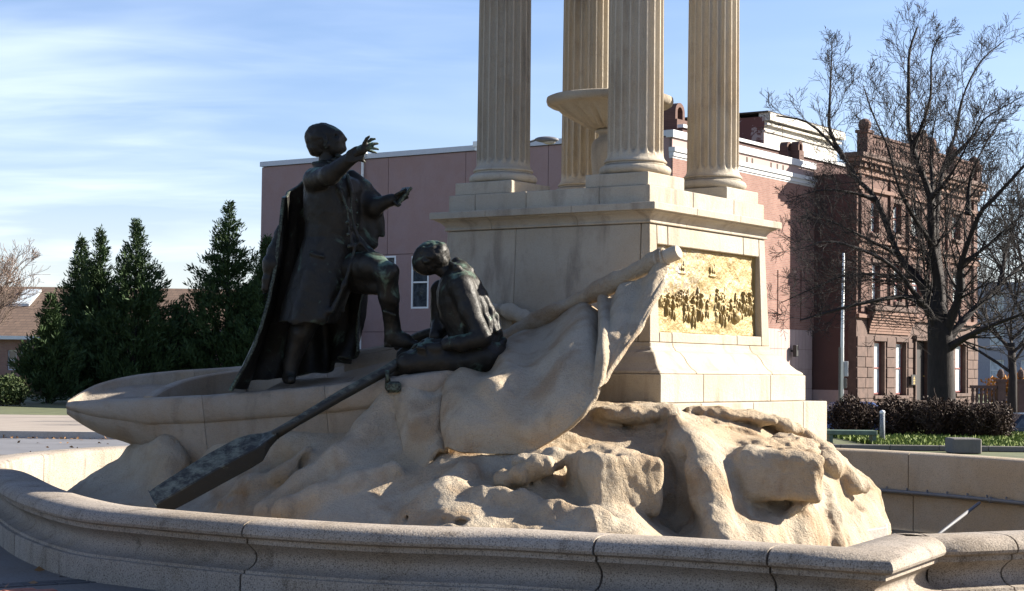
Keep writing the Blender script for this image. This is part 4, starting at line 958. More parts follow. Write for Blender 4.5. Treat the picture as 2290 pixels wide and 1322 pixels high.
# cloak
ck = [
 [(634,442,14.46),(622,535,14.42),(604,650,14.38),(580,740,14.34),(546,812,14.30),(514,874,14.28)],
 [(640,436,14.62),(634,530,14.66),(620,640,14.70),(596,730,14.68),(565,800,14.66),(532,866,14.62)],
 [(662,418,14.74),(660,520,14.86),(650,640,14.94),(640,730,14.96),(616,790,14.96),(585,850,14.92)],
 [(692,396,14.76),(695,520,14.92),(690,640,15.02),(685,730,15.06),(672,790,15.06),(650,842,15.02)],
 [(730,388,14.78),(735,520,14.94),(735,640,15.05),(735,730,15.08),(730,790,15.08),(720,832,15.04)],
 [(768,388,14.80),(776,520,14.92),(780,640,15.00),(780,720,15.00),(775,770,14.96),(765,812,14.92)],
 [(796,400,14.80),(815,500,14.88),(812,600,14.90),(806,690,14.84),(790,750,14.78),(768,806,14.70)],
 [(820,420,14.78),(848,480,14.80),(840,560,14.78),(822,640,14.76),(806,730,14.74),(803,788,14.66)]]
Gk = surf_net([[at(*p) for p in c] for c in ck], 150, 130); u = np.linspace(0, 1, 150)[:, None]; w = np.linspace(0, 1, 130)[None]
Nk = np.cross(np.gradient(Gk, axis=0), np.gradient(Gk, axis=1)); Nk /= np.linalg.norm(Nk, axis=2, keepdims=True) + 1e-9
Gk = Gk + Nk * ((0.045 * np.sin(u * 36 + 1.4 * np.sin(w * 4)) * (0.15 + w) * np.clip((u - 0.02) * 6, 0, 1))[..., None] + (0.02 * fbm(u * 8, w * 5, u * 0, 1, 3))[..., None])
setback(sheet('cloak', Gk, 0.028, M_BRZ, man))
sv = Vol(at(575, 670, YM) - [0, .3, 0], at(650, 495, YM) + [0, .3, 0], 0.010)
sv.chain([at(628, 510, 14.5), at(616, 560, 14.48), at(608, 592, 14.46)], [.035, .058, .070], 0.03, flat=((0, 1, 0), 1.0)); sv.cap(at(606, 588, 14.46), at(604, 600, 14.46), .072, .066, 0.01)
sv.chain([at(604, 600, 14.46), at(599, 625, 14.45), at(597, 645, 14.45)], [.045, .046, .042], 0.015); sv.bump(lambda x, y, z: fbm(x, y, z, 14, 3) * 0.012)
setback(sv.build('cloak_sleeve', M_BRZ, man))
# folded paper in the far hand
a_, b_, c_, d_ = at(921, 419, 14.42), at(903, 421, 14.62), at(872, 458, 14.62), at(888, 462, 14.42)
nrm = np.cross(b_ - a_, d_ - a_); nrm /= np.linalg.norm(nrm); t_ = nrm * 0.012; m = MB(); m.add([a_ + t_, b_ + t_, c_ + t_, d_ + t_, a_ - t_, b_ - t_, c_ - t_, d_ - t_], [(0, 1, 2, 3), (7, 6, 5, 4), (0, 4, 5, 1), (1, 5, 6, 2), (2, 6, 7, 3), (3, 7, 4, 0)])
setback(m.build('folded_paper', M_BRZ, man, bevel=0.003))

# --- rower
at_ = at
def at(px, py, Y): return at_(px, py, Y - 0.17)
YR = 14.35
row = empty('seated_statue', tuple(at(1060, 850, YR)), 0, 'dark bronze statue of a seated rower bent over the long oar', 'statue')
sh = Vol(at(925, 850, YR) - [0, .5, 0], at(1140, 575, YR) + [0, .5, 0], 0.010)
sh.stack([sec(588, 1008, 1040, 14.40, .10), sec(604, 996, 1056, 14.38, .16), sec(625, 984, 1074, YR, .20), sec(650, 976, 1088, YR, .215), sec(680, 977, 1100, YR, .21), sec(710, 985, 1113, YR, .20), sec(740, 999, 1125, YR, .195), sec(768, 1006, 1130, YR, .19)], 0.03)
sh.chain([at(1032, 640, 14.17), at(1052, 695, 14.10), at(1078, 752, 14.04)], [.105, .085, .078], 0.045)
sh.chain([at(1078, 756, 14.04), at(1030, 768, 14.02), at(1004, 770, 14.06)], [.075, .062, .055], 0.03); sh.cap(at(1008, 770, 14.06), at(1002, 770, 14.06), .064, .062, 0.008)
sh.chain([at(985, 650, 14.5), at(985, 715, 14.5), at(975, 752, 14.35)], [.09, .075, .055], 0.04)
sh.chain([at(1008, 590, 14.30), at(1022, 600, 14.22), at(1040, 612, 14.22)], [.028, .035, .022], 0.02); sh.chain([at(1020, 588, 14.4), at(1050, 605, 14.35)], [.04, .035], 0.03)
for p, q in (((1045, 640), (1072, 740)), ((1062, 640), (1090, 735)), ((1078, 650), (1108, 740)), ((1090, 670), (1118, 745)), ((1040, 660), (1056, 745)), ((1026, 660), (1035, 748)), ((1075, 690), (1096, 748))):
    def fy(x_, y_):
        xl = np.interp(y_, [625, 650, 680, 710, 740, 768], [984, 976, 977, 985, 999, 1006]); xr_ = np.interp(y_, [625, 650, 680, 710, 740, 768], [1074, 1088, 1100, 1113, 1125, 1130]); q_ = (x_ - (xl + xr_) / 2) / ((xr_ - xl) / 2)
        return min(14.35 - 0.20 * math.sqrt(max(0.0, 1 - q_ * q_)), 14.06 + abs(x_ - (1032 + (y_ - 640) * .4)) * .006)
    mx, my = (p[0] + q[0]) / 2 + 5, (p[1] + q[1]) / 2
    sh.chain([at(*p, fy(*p)), at(mx, my, fy(mx, my)), at(*q, fy(*q))], [.008, .016, .010], 0.03)
for p, q in (((1058, 650), (1098, 735)), ((1092, 660), (1100, 700))): pass
sh.bump(lambda x, y, z: fbm(x + z * .4, y, z * .5, 9, 3) * 0.018 + fbm(x, y, z, 28, 2) * 0.004)
setback(sh.build('shirt', M_BRZ, row)); del sh
rb = Vol(at(860, 870, YR) - [0, .55, 0], at(1150, 530, YR) + [0, .5, 0.02], hv)
rb.stack([sec(640, 1000, 1060, 14.38, .12), sec(780, 1020, 1110, YR, .14)], 0.02)
rb.chain([at(1020, 620, 14.38), at(985, 598, 14.38)], [.085, .068], 0.03)
rb.ell(at(962, 575, 14.38), (.140, .115, .128), 0.02, ry(-0.5)); rb.ell(at(946, 590, 14.38), (.085, .08, .085), 0.04, ry(-0.5)); rb.ell(at(955, 605, 14.38), (.055, .06, .035), 0.03, ry(0.3))
rb.chain([at(930, 596, 14.40), at(927, 602, 14.40)], [.014, .012], 0.02)
# hands closed on the oar
for (hx, hy, hy_) in ((962, 770, 14.16), (945, 779, 14.1)):
    rb.cap(at(hx + 38, hy, hy_ - .04), at(hx + 8, hy, hy_ - .01), .048, .036, 0.02); rb.ell(at(hx + 2, hy - 2, hy_ - .02), (.045, .04, .038), 0.02)
    for i in range(4): rb.chain([at(hx - 2 + i * 5 - 6, hy - 8 + i * 1.5, hy_ - .03), at(hx - 5 + i * 5 - 6, hy - 2 + i, hy_ - .075), at(hx - 3 + i * 5 - 6, hy + 7 + i, hy_ - .06)], [.013, .013, .010], 0.005)
    rb.chain([at(hx - 4, hy - 10, hy_ + .01), at(hx - 16, hy - 6, hy_ - .02), at(hx - 24, hy, hy_ - .03)], [.016, .014, .010], 0.006)
# trousers and legs
rb.ell(at(1078, 792, 14.32), (.20, .22, .13), 0.05); rb.chain([at(1085, 800, 14.22), at(1000, 808, 14.14), at(912, 812, 14.12)], [.135, .12, .092], 0.04); rb.chain([at(1070, 800, 14.5), at(910, 800, 14.5)], [.12, .09], 0.04)
rb.chain([at(910, 812, 14.12), at(890, 835, 14.2), at(878, 870, 14.25)], [.085, .07, .06], 0.03); rb.chain([at(1100, 790, 14.3), at(1126, 762, 14.3)], [.09, .03], 0.04)
rb.bump(lambda x, y, z: fbm(x, y, z, 8, 3) * 0.012 * (z < 1.9) + fbm(x, y, z, 24, 2) * 0.004)
setback(rb.build('body', M_BRZ, row)); del rb
hr = Vol(at(905, 640, YR) - [0, .25, 0], at(1015, 525, YR) + [0, .25, 0], hv)
hr.ell(at(966, 573, 14.38), (.146, .135, .130), 0.01, ry(-0.5)); hr.ell(at(983, 590, 14.37), (.07, .10, .06), 0.04); hr.ell(at(922, 618, 14.36), (.10, .22, .075), 0.02, ry(-0.7), sub=True)
hr.bump(lambda x, y, z: fbm(x + z * .5, y, z * 1.2 - x * .4, 15, 3) * 0.026 + np.abs(fbm(x, y + 3, z, 9, 2)) * 0.02)
setback(hr.build('hair', M_BRZ, row)); del hr

at = at_
# ================================================================== oar
oar = empty('oar', tuple(at(620, 970, 13.55)), 0, 'long bronze oar slanting down from the rower to the basin rim, blade streaked green', 'oar')
m = MB(); m.tube([at(1012, 730, 14.45), at(940, 779, 14.12), at(862, 830, 13.86), at(760, 886, 13.70), at(660, 945, 13.58), at(612, 974, 13.52)], [.036, .038, .042, .042, .036, .040], 14)
setback(m.build('shaft', M_OAR, oar, True))
cs = [((618, 970), 13.53, 12, .030), ((596, 984), 13.50, 20, .034), ((572, 1000), 13.47, 37, .040), ((545, 1012), 13.44, 41, .042), ((480, 1047), 13.35, 41, .040), ((420, 1082), 13.27, 39, .036), ((362, 1116), 13.20, 36, .030), ((346, 1127), 13.18, 34, .022)]
ax = np.array([-0.86, 0.51]); pr = np.array([-0.45, -0.89]); v = []
for (cx, cy), Y, hw, th in cs:
    a_ = at(cx + pr[0] * hw * 0.9, cy + pr[1] * hw * 0.9, Y + 0.10); b_ = at(cx - pr[0] * hw, cy - pr[1] * hw, Y - 0.02); c_ = at(cx - pr[0] * hw * 0.1, cy - pr[1] * hw * 0.1, Y - th - 0.03); e_ = at(cx, cy, Y + 0.08 + th)
    v += [a_, c_, b_, e_]
n = len(cs); f = [(i * 4 + k, i * 4 + (k + 1) % 4, i * 4 + 4 + (k + 1) % 4, i * 4 + 4 + k) for i in range(n - 1) for k in range(4)] + [(0, 1, 2, 3), tuple(4 * n - 1 - k for k in range(4))]
m = MB(); m.add(v, f); o = m.build('blade', M_OAR, oar, bevel=0.008); setback(o)
bm = bmesh.new(); bm.from_mesh(o.data); bmesh.ops.recalc_face_normals(bm, faces=bm.faces[:]); bm.to_mesh(o.data); bm.free()
rl = empty('rowlock', tuple(at(869, 850, 13.80)), 0, 'short bronze rowlock pin beside the oar on the near gunwale', 'rowlock')
m = MB(); m.tube([at(868, 868, 13.82), at(867, 845, 13.78), at(866, 828, 13.77)], [.028, .020, .016], 10); m.tube([at(880, 866, 13.9), at(884, 846, 13.9)], [.022, .018], 10); setback(m.build('rowlock_pin', M_BRZ, rl, True))
setback(MB().box(*[q for p in zip(at(862, 878, 13.76), at(900, 853, 13.96)) for q in p]).build('rowlock_plate', M_BRZ, rl, bevel=0.02))
o2 = empty('second_oar', tuple(at(930, 760, 14.7)), 0, 'bronze oar handle resting on the far gunwale behind the hands', 'oar')
m = MB(); m.tube([at(885, 775, 14.80), at(940, 752, 14.65), at(992, 735, 14.5)], [.035, .045, .04], 12); m.tube([at(972, 745, 14.7), at(968, 728, 14.7), at(966, 706, 14.7)], [.038, .026, .008], 10)
setback(m.build('handle', M_OAR, o2, True))

# ================================================================== background helpers
def onface(px, py, P0, dr):
    """(distance along the face, height) where a sight line meets the vertical plane through P0 with direction dr"""
    a = (px - 1145) / F_PX; b = (661 - py) / F_PX; D = Fv + a * R2 + b * U2
    t, s_ = np.linalg.solve(np.array([[D[0], -dr[0]], [D[1], -dr[1]]]), np.array(P0[:2]))
    return s_, CAMZ + t * D[2]
M_PINKP = stone_mat('pink_panel', (0.325, 0.222, 0.208), (0.25, 0.17, 0.16), (0.315, 0.205, 0.185), speck=0.12, grain=26, bumpd=0.012, stain=0.5, vary=0.06); M_PINKD = plain('panel_joint', (0.14, 0.09, 0.085), 0.9)
M_PTILE = plain('pink_tile', (0.38, 0.28, 0.25), 0.7, var=0.08, scale=3); M_PPAR = plain('pink_render', (0.36, 0.255, 0.225), 0.85, var=0.06)
M_BRICK = brick_mat('red_brick', 0, (0.19, 0.082, 0.06), (0.25, 0.125, 0.09), (0.22, 0.165, 0.135)); M_BRICKL = brick_mat('pink_brick', 0, (0.30, 0.155, 0.12), (0.36, 0.21, 0.165), (0.3, 0.24, 0.2), 0.22, 0.075)
M_CAP = plain('white_coping', (0.55, 0.55, 0.54), 0.6, var=0.06)
def facade(m, u0, u1, z0, z1, holes, thick, axis, face):
    """wall with openings; u along local axis ('x': wall in the y=face plane, outside -y; 'y': wall in the x=face plane, outside -x)"""
    us = sorted({u0, u1, *[h[0] for h in holes], *[h[1] for h in holes]}); zs = sorted({z0, z1, *[h[2] for h in holes], *[h[3] for h in holes]})
    us = [q for q in us if u0 <= q <= u1]; zs = [q for q in zs if z0 <= q <= z1]
    def solid(i, j):
        if i < 0 or j < 0 or i >= len(us) - 1 or j >= len(zs) - 1: return False
        cu, cz = (us[i] + us[i + 1]) / 2, (zs[j] + zs[j + 1]) / 2
        return not any(h[0] < cu < h[1] and h[2] < cz < h[3] for h in holes)
    def P(u, d, z): return (u, face + d, z) if axis == 'x' else (face + d, u, z)
    for i in range(len(us) - 1):
        for j in range(len(zs) - 1):
            if not solid(i, j): continue
            a, b, c, d = us[i], us[i + 1], zs[j], zs[j + 1]
            m.add([P(a, 0, c), P(b, 0, c), P(b, 0, d), P(a, 0, d)], [(0, 1, 2, 3)]); m.add([P(a, thick, c), P(b, thick, c), P(b, thick, d), P(a, thick, d)], [(3, 2, 1, 0)])
            for ii, jj, q in ((i - 1, j, ((a, c), (a, d))), (i + 1, j, ((b, c), (b, d))), (i, j - 1, ((a, c), (b, c))), (i, j + 1, ((a, d), (b, d)))):
                if not solid(ii, jj):
                    (ua, za), (ub, zb) = q; m.add([P(ua, 0, za), P(ub, 0, zb), P(ub, thick, zb), P(ua, thick, za)], [(0, 1, 2, 3)])
def window(parent, u0, u1, z0, z1, axis, face, depth=0.12, fr=0.06, fmat=None, pmat=None, rail=True, name='window'):
    """frame with a pane as its sub-part, sitting 'depth' behind the wall face"""
    fmat = fmat or M_WHITE; pmat = pmat or M_GLASS
    m = MB()
    def B(a, b, c, d, e, f_): m.box(a, b, face + c, face + d, e, f_) if axis == 'x' else m.box(face + c, face + d, a, b, e, f_)
    B(u0, u0 + fr, depth, depth + .07, z0, z1); B(u1 - fr, u1, depth, depth + .07, z0, z1); B(u0 + fr + .001, u1 - fr - .001, depth, depth + .07, z0, z0 + fr); B(u0 + fr + .001, u1 - fr - .001, depth, depth + .07, z1 - fr, z1)
    if rail: zc = (z0 + z1) / 2; B(u0 + fr + .001, u1 - fr - .001, depth - .01, depth + .05, zc - .03, zc + .03)
    w_ = m.build(name, fmat, parent); m = MB(); B(u0 + fr * .6, u1 - fr * .6, depth + .035, depth + .045, z0 + fr * .6, z1 - fr * .6); m.build('pane', pmat, w_); return w_

# ================================================================== pink panelled building with the brick end wall
P0 = np.array([(1500 - 1145) / F_PX * 62, 62.0])
pb = empty('commercial_building', (P0[0], P0[1], GZ), TH, 'large flat-roofed building with mauve panelled wall and red brick side wall', 'building')
def LF(px, py): s_, z = onface(px, py, P0, Ad); return s_, z - GZ
def RF(px, py): s_, z = onface(px, py, P0, Bd); return s_, z - GZ
HT = RF(1500, 290)[1]; LL = LF(585, 400)[0]; LR = RF(1819, 500)[0]
m = MB(); m.box(0.06, LR - 0.03, 0.06, LL - 0.03, -1.3, HT - 0.05); m.build('core', M_PINKD, pb)
# left face: cladding panels
holes = []
wn_ = [(LF(855, 573), LF(884, 690)), (LF(921, 573), LF(958, 690))]
for (a, zt), (b, zb) in wn_: holes.append((b, a, zb, zt))
zj = [0, LF(940, 742)[1], LF(940, 567)[1], HT - 0.22]; u_a = LF(867, 500)[0]; u_b = LF(1040, 500)[0]; pw = abs(u_a - u_b) / 1.0
us = [0.0]; st = u_b % pw
us += [st + i * pw for i in range(int(LL / pw) + 1) if 0.2 < st + i * pw < LL - 0.2] + [LL]
for i in range(len(us) - 1):
    for j in range(3):
        m = MB(); facade(m, us[i] + .012, us[i + 1] - .012, zj[j] + .012, zj[j + 1] - .012, [h for h in [(max(h[0], us[i] + .012), min(h[1], us[i + 1] - .012), max(h[2], zj[j] + .012), min(h[3], zj[j + 1] - .012)) for h in holes] if h[0] < h[1] and h[2] < h[3]], 0.055, 'y', 0.0)
        if m.f: m.build('wall_panel', M_PINKP, pb)
for h in holes: window(pb, h[0], h[1], h[2], h[3], 'y', 0.0, depth=-0.012, fr=0.07)
MB().box(-0.07, 0.25, -0.05, LL + 0.05, HT - 0.20, HT).build('white_coping', plain('grey_coping', (0.50, 0.52, 0.56), 0.5, var=0.05), pb)
# downpipes with hopper heads
for px, py0, py1 in ((815, 345, 785), (1073, 330, 470)):
    s_, zt = LF(px, py0); zb = LF(px, py1)[1] if px < 900 else 3.0
    m = MB(); m.tube([(-0.10, s_, 0.2 if px < 900 else 0.2), (-0.10, s_, zt)], 0.055, 10); o = m.build('downpipe', M_WHITE, pb, True, auto=50)
    MB().box(-0.24, -0.01, s_ - 0.17, s_ + 0.17, zt, zt + 0.22).box(-0.20, -0.01, s_ - 0.11, s_ + 0.11, zt - 0.14, zt - 0.002).build('hopper', M_WHITE, o, bevel=0.015)
    if px > 900: MB().box(-0.2, -0.01, s_ - 0.12, s_ + 0.12, LF(1073, 400)[1], LF(1073, 385)[1]).build('pipe_collar', M_WHITE, o, bevel=0.02)
# right face: parapet, cornice, brick field, tiled foot
zc1 = RF(1500, 328)[1]; zc0 = RF(1500, 345)[1]; ztile = RF(1740, 735)[1]
MB().box(-0.08, LR + 0.05, -0.10, 0.2, HT - 0.26, HT + 0.002).build('parapet_cap', M_CAP, pb)
MB().box(0.0, LR, -0.02, 0.1, zc1, HT - 0.262).build('parapet_band', M_PPAR, pb)
MB().box(-0.05, LR + 0.05, -0.16, 0.1, zc1 - 0.16, zc1 - 0.002).box(-0.03, LR + 0.03, -0.10, 0.1, zc1 - 0.32, zc1 - 0.162).box(-0.01, LR + 0.01, -0.05, 0.1, zc0 - 0.12, zc1 - 0.322).build('cornice', M_CAP, pb)
m = MB(); slits = []
for a, b in ((1736, 1746), (1788, 1798)): 
    slits.append((RF(a, 650)[0], RF(b, 650)[0], RF(a, 716)[1], RF(a, 604)[1]))
slits = [(s0 + .0, s1, z0, z1) for s0, s1, z0, z1 in slits]
facade(m, 0.005, LR, ztile + .003, zc0 - 0.122, [(s0, s0 + 0.10, z0, z1) for s0, s1, z0, z1 in slits], 0.10, 'x', -0.04); m.build('brick_wall', M_BRICK, pb)
for s0, s1, z0, z1 in slits: MB().box(s0 - 0.05, s0 + 0.55, -0.07, -0.041, z0 - 0.09, z0 - 0.002).build('sill', M_BRICK, pb)
tw = 0.31; nt_ = int(LR / tw); zt_ = np.linspace(0.0, ztile, 5); tm = None
for i in range(nt_):
    if (i + .5) * tw < RF(1640, 800)[0]: continue
    for j in range(4):
        if tm is None: tm = MB().box(0.006, tw - .006, -0.045, 0.0, 0.006, (zt_[1] - zt_[0]) - .006).build('cladding_tile', M_PTILE, pb); o = tm
        else: o = tm.copy(); COL.objects.link(o)
        o.location = (i * tw, -0.0, zt_[j])
MB().box(0, RF(1640, 800)[0], -0.045, 0, 0, ztile).build('cladding_field', M_PTILE, pb)
s_, z_ = RF(1767, 772); z2_ = RF(1767, 798)[1]
wlp = MB().box(s_ - .10, s_ + .10, -0.32, -0.16, z2_, z_).build('wall_lamp', plain('black_metal', (0.015, 0.015, 0.015), 0.5), pb, bevel=0.02)
MB().box(s_ - .04, s_ + .04, -0.16, -0.046, (z_ + z2_) / 2 - .04, (z_ + z2_) / 2 + .04).build('bracket', plain('black_bracket', (0.015, 0.015, 0.015), 0.5), wlp)
for q in (1668, 1680, 1722, 1736, 1749): 
    s_ = RF(q, 320)[0]; MB().box(s_, s_ + .12, -0.026, -0.019, HT - 0.62, HT - 0.36).build('scupper', M_MORT, pb)
MB().box(0.02, LR - 0.04, 0.2, LL - 0.06, HT - 0.3, HT - 0.25).build('roof', plain('roof_felt', (0.1, 0.1, 0.1), 0.9), pb)

# ================================================================== brownstone house
E0 = P0 + Bd * LR; P1 = E0 - Ad * 1.9
bs = empty('brownstone_house', (P1[0], P1[1], GZ), TH, 'dark red brownstone house with tall windows, bay and ornate parapet behind the tree', 'building')
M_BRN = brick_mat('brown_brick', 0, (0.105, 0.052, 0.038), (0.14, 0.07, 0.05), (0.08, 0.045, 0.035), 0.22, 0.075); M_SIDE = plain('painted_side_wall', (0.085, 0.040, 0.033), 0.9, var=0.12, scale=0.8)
M_BST = plain('brownstone', (0.098, 0.060, 0.046), 0.9, var=0.3, scale=3, bumpd=0.01); M_TER = plain('terracotta', (0.155, 0.082, 0.055), 0.85, var=0.2, scale=6, bumpd=0.01); M_RED = plain('dark_red_paint', (0.16, 0.035, 0.03), 0.6)
def BF(px, py): s_, z = onface(px, py, P1, Bd); return s_, z - GZ
WLn = BF(2186, 600)[0]; zCor = BF(1920, 388)[1]; zTop = BF(1920, 345)[1]; zBel = BF(1940, 712)[1]
H3 = []
def hole(pl, pr, yt, yb): a, zt = BF(pl, yt); b, _ = BF(pr, yt); zb = BF(pl, yb)[1]; H3.append((a, b, zb, zt)); return H3[-1]
gf = [hole(1955, 1979, 763, 885), hole(2004, 2027, 765, 885), hole(2137, 2160, 770, 880)]; dr = hole(2045, 2081, 762, 912)
ff = [hole(1951, 1969, 588, 672), hole(2000, 2018, 592, 674), hole(2040, 2062, 600, 674), hole(2131, 2150, 610, 690)]
sf = [hole(1948, 1966, 448, 520), hole(1997, 2016, 455, 522), hole(2038, 2062, 462, 530), hole(2130, 2148, 480, 535)]
H3 = [(a, b, max(c, 0.02), d) for a, b, c, d in H3]
m = MB(); facade(m, 0.0, WLn, zBel, zCor, H3, 0.35, 'x', 0.0); m.build('front_wall', M_BRN, bs)
m = MB(); facade(m, 0.0, WLn, 0.0, zBel - .002, H3, 0.35, 'x', 0.0); m.build('ground_floor_wall', M_BST, bs)
MB().box(0.0, 0.3, 0.352, 24, 0, zCor).build('side_wall', M_SIDE, bs); MB().box(0.02, WLn, 0.5, 24, zCor - 0.3, zCor).build('roof', M_MORT, bs)
MB().box(WLn - 0.3, WLn, 0.352, 20, 0, zCor).build('side_wall', M_BRN, bs)
MB().box(0.31, WLn - .31, 1.2, 1.3, 0, zCor - .3).build('room_back', M_MORT, bs)
MB().box(-0.012, 0.0, 0.36, 6, 0, 0.75).build('stained_band', M_PPAR, bs)
for h in H3[:3]: window(bs, h[0], h[1], h[2] + .05, h[3], 'x', 0.0, 0.20, 0.07, M_RED, M_BLIND)
for h in H3[4:]: window(bs, h[0], h[1], h[2] + .02, h[3], 'x', 0.0, 0.18, 0.07, M_RED, M_BLIND)
h = H3[3]; d_ = MB().box(h[0] + .02, h[1] - .02, 0.28, 0.34, 0.3, h[3] - .05).build('door', plain('black_door', (0.012, 0.010, 0.010), 0.5), bs); MB().box(h[0], h[1], -0.5, 0.27, 0, 0.28).build('doorstep', M_BST, bs, bevel=0.02)
MB().ball((h[1] - .12, 0.26, 1.35), 0.035).build('handle', plain('brass', (0.6, 0.4, 0.12), 0.3, 1.0), d_)
for h in H3[:3] + H3[4:]:
    MB().box(h[0] - .10, h[1] + .10, -0.10, -0.002, h[2] - .14, h[2] - .002).build('window_sill', M_BST, bs, bevel=0.015)
    MB().box(h[0] - .09, h[1] + .09, -0.06, -0.002, h[3] + .002, h[3] + .20).build('lintel', M_BST, bs, bevel=0.015)
h = H3[3]; m = MB(); m.box(h[0] - .16, h[0] - .02, -0.12, -.002, 0, h[3]); m.box(h[1] + .02, h[1] + .16, -0.12, -.002, 0, h[3]); m.box(h[0] - .22, h[1] + .22, -0.20, -.002, h[3] + .002, h[3] + .22); m.build('door_surround', M_BST, bs, bevel=0.015)
# coursed ashlar on the ground floor piers
piers = [(0.02, H3[0][0] - .12), (H3[0][1] + .12, H3[1][0] - .12), (H3[1][1] + .12, H3[3][0] - .24), (H3[3][1] + .24, H3[2][0] - .12), (H3[2][1] + .12, WLn - .02)]
zr = np.arange(0.0, zBel - 0.85, 0.42)
for a, b in piers:
    for j, z in enumerate(zr):
        n_ = max(1, int(round((b - a) / 0.75))); cuts = np.linspace(a, b, n_ + 1)
        if n_ > 1 and j % 2: cuts[1:-1] += 0.2
        for c0, c1 in zip(cuts[:-1], cuts[1:]):
            if c1 - c0 > 0.1: MB().box(c0 + .012, c1 - .012, -0.035 - 0.02 * random.random(), -.002, z + .012, z + .408).build('ashlar_stone', M_BST, bs, bevel=0.012)
# bay head, belt course, pilasters, cornice
bx0, bx1 = BF(1938, 700)[0], BF(2036, 700)[0]
MB().box(bx0 - .1, bx1 + .1, -0.42, -.06, BF(1940, 693)[1] - .02, BF(1940, 688)[1] + .1).build('bay_cap', M_BST, bs, bevel=0.03)
m = MB(); zb_ = BF(1940, 745)[1]; zt_2 = BF(1940, 694)[1] - .04
for i in range(8):
    t0, t1 = i / 8, (i + 1) / 8; m.box(bx0 + .02 * (7 - i), bx1 - .03 * (7 - i), -0.05 - 0.34 * t1 ** 1.6, -.04, zb_ + (zt_2 - zb_) * t0, zb_ + (zt_2 - zb_) * t1 - .001)
m.build('bay_corbel', M_TER, bs)
for px in (1925, 1990, 2030, 2078, 2118, 2176):
    s_ = BF(px, 500)[0]; MB().box(s_ - .16, s_ + .16, -0.10, -.002, zBel + .25, zCor - .05).build('pilaster', M_BRN, bs, bevel=0.01)
for z0, h_, o_ in ((zBel, .16, .12), (BF(1940, 560)[1], .22, .11), (BF(1940, 545)[1] + .05, .1, .16), (BF(1940, 428)[1], .16, .11)): MB().box(-.05, WLn + .02, -o_ - .02, -.0025, z0, z0 + h_).build('string_course', M_TER, bs, bevel=0.01)
for i, (o_, z0, z1) in enumerate(((.12, 0, .25), (.24, .252, .45), (.40, .452, .62), (.50, .622, .80))): MB().box(-o_ - .02, WLn + .05, -o_, 0.4, zCor + z0, zCor + z1).build('cornice', M_BST if i % 2 else M_TER, bs, bevel=0.015)
zp = zCor + .802
for i in range(26):
    s_ = 0.1 + i * (WLn - .2) / 26; MB().box(s_, s_ + .16, -0.30, -.122, zCor + .255, zCor + .449).build('bracket', M_TER, bs)
m = MB()
nx = 34
for k0, k1 in ((0.02, 0.36), (0.40, 0.66), (0.72, 0.99)):
    a, b = k0 * WLn, k1 * WLn; hs_ = []
    n_ = int((b - a) / 0.30)
    for i in range(n_):
        for r_0 in (0.16, 0.44): hs_.append((a + (i + .35) * (b - a) / n_, a + (i + .35) * (b - a) / n_ + .10, zp + r_0, zp + r_0 + .18))
    facade(m, a, b, zp, zp + .78, hs_, 0.16, 'x', -0.25); m.box(a - .02, b + .02, -0.31, -0.03, zp + .782, zp + .87)
m.build('parapet', M_BRN, bs)
for px, hh in ((1927, 0.85), (2037, 0.9), (2075, .9), (2122, .8), (2172, .6)):
    s_ = BF(px, 330)[0]; m = MB(); m.box(s_ - .24, s_ + .24, -0.36, 0.10, zp, zp + hh); m.box(s_ - .30, s_ + .30, -0.42, 0.16, zp + hh + .001, zp + hh + .12); m.ball((s_, -.13, zp + hh + .34), (.27, .27, .27), 12, 8); m.build('parapet_post', M_BRN, bs)
m = MB(); s_ = BF(2056, 330)[0]; m.add([(s_ - .9, -.28, zp + .8), (s_ + .9, -.28, zp + .8), (s_, -.28, zp + 1.7), (s_ - .9, -.1, zp + .8), (s_ + .9, -.1, zp + .8), (s_, -.1, zp + 1.7)], [(0, 1, 2), (5, 4, 3), (0, 3, 4, 1), (1, 4, 5, 2), (2, 5, 3, 0)]); m.build('gable', M_BRN, bs)
for px in (2036, 2091):
    s0, zt = BF(px - 5, 838); s1 = BF(px + 6, 838)[0]; zb = BF(px, 861)[1]; sg = MB().box(s0, s1, -0.16, -.125, zb, zt).build('door_plaque', plain('black_sign', (0.01, 0.01, 0.01), 0.4), bs)
    m = MB(); 
    for k, wd in enumerate((.05, .09, .10, .08, .09)): m.box((s0 + s1) / 2 - wd, (s0 + s1) / 2 + wd, -0.164, -0.161, zt - .12 - k * .07, zt - .09 - k * .07)
    m.build('gold_lettering', plain('gold_paint', (0.6, 0.42, 0.12), 0.5), sg)
# ================================================================== further roofs
def bldg(name, px, Y, label): 
    p = at(px, 800, Y); return empty(name, (p[0], p[1], GZ), TH, label, 'building'), np.array([p[0], p[1]])
wb, Pw = bldg('stucco_building', 1706, 82, 'white stuccoed upper storey with one peeling brick face above the brick wall')
zt = onface(1706, 250, Pw, Bd)[1] - GZ; lw = onface(1873, 300, Pw, Bd)[0]; M_STU = plain('white_stucco', (0.5, 0.47, 0.41), 0.85, var=0.08, scale=1.5)
def peel():
    m, nt, p = new_mat('peeling_brick'); g = G(nt); v = g.co(); n = g.noise(v, 1.1, 6, 0.7, 0.6); g.l(g.mix(g.rng(n, 0.52, 0.56), (0.12, 0.045, 0.035), (0.32, 0.25, 0.22)), p.inputs['Base Color']); p.inputs['Roughness'].default_value = 0.9; return m
MB().box(0.02, lw, 0.02, 9, 0, zt - .9).build('wall', M_STU, wb); MB().box(-.03, 0.018, 0.0, 9, 0, zt - .2).build('peeling_wall', peel(), wb)
for o_, z0, z1 in ((.06, .9, .82), (.16, .60, .50), (.30, .38, .02)): MB().box(0.02, lw + o_, -o_, 0.3, zt - z0, zt - z1).build('moulding', M_STU, wb)
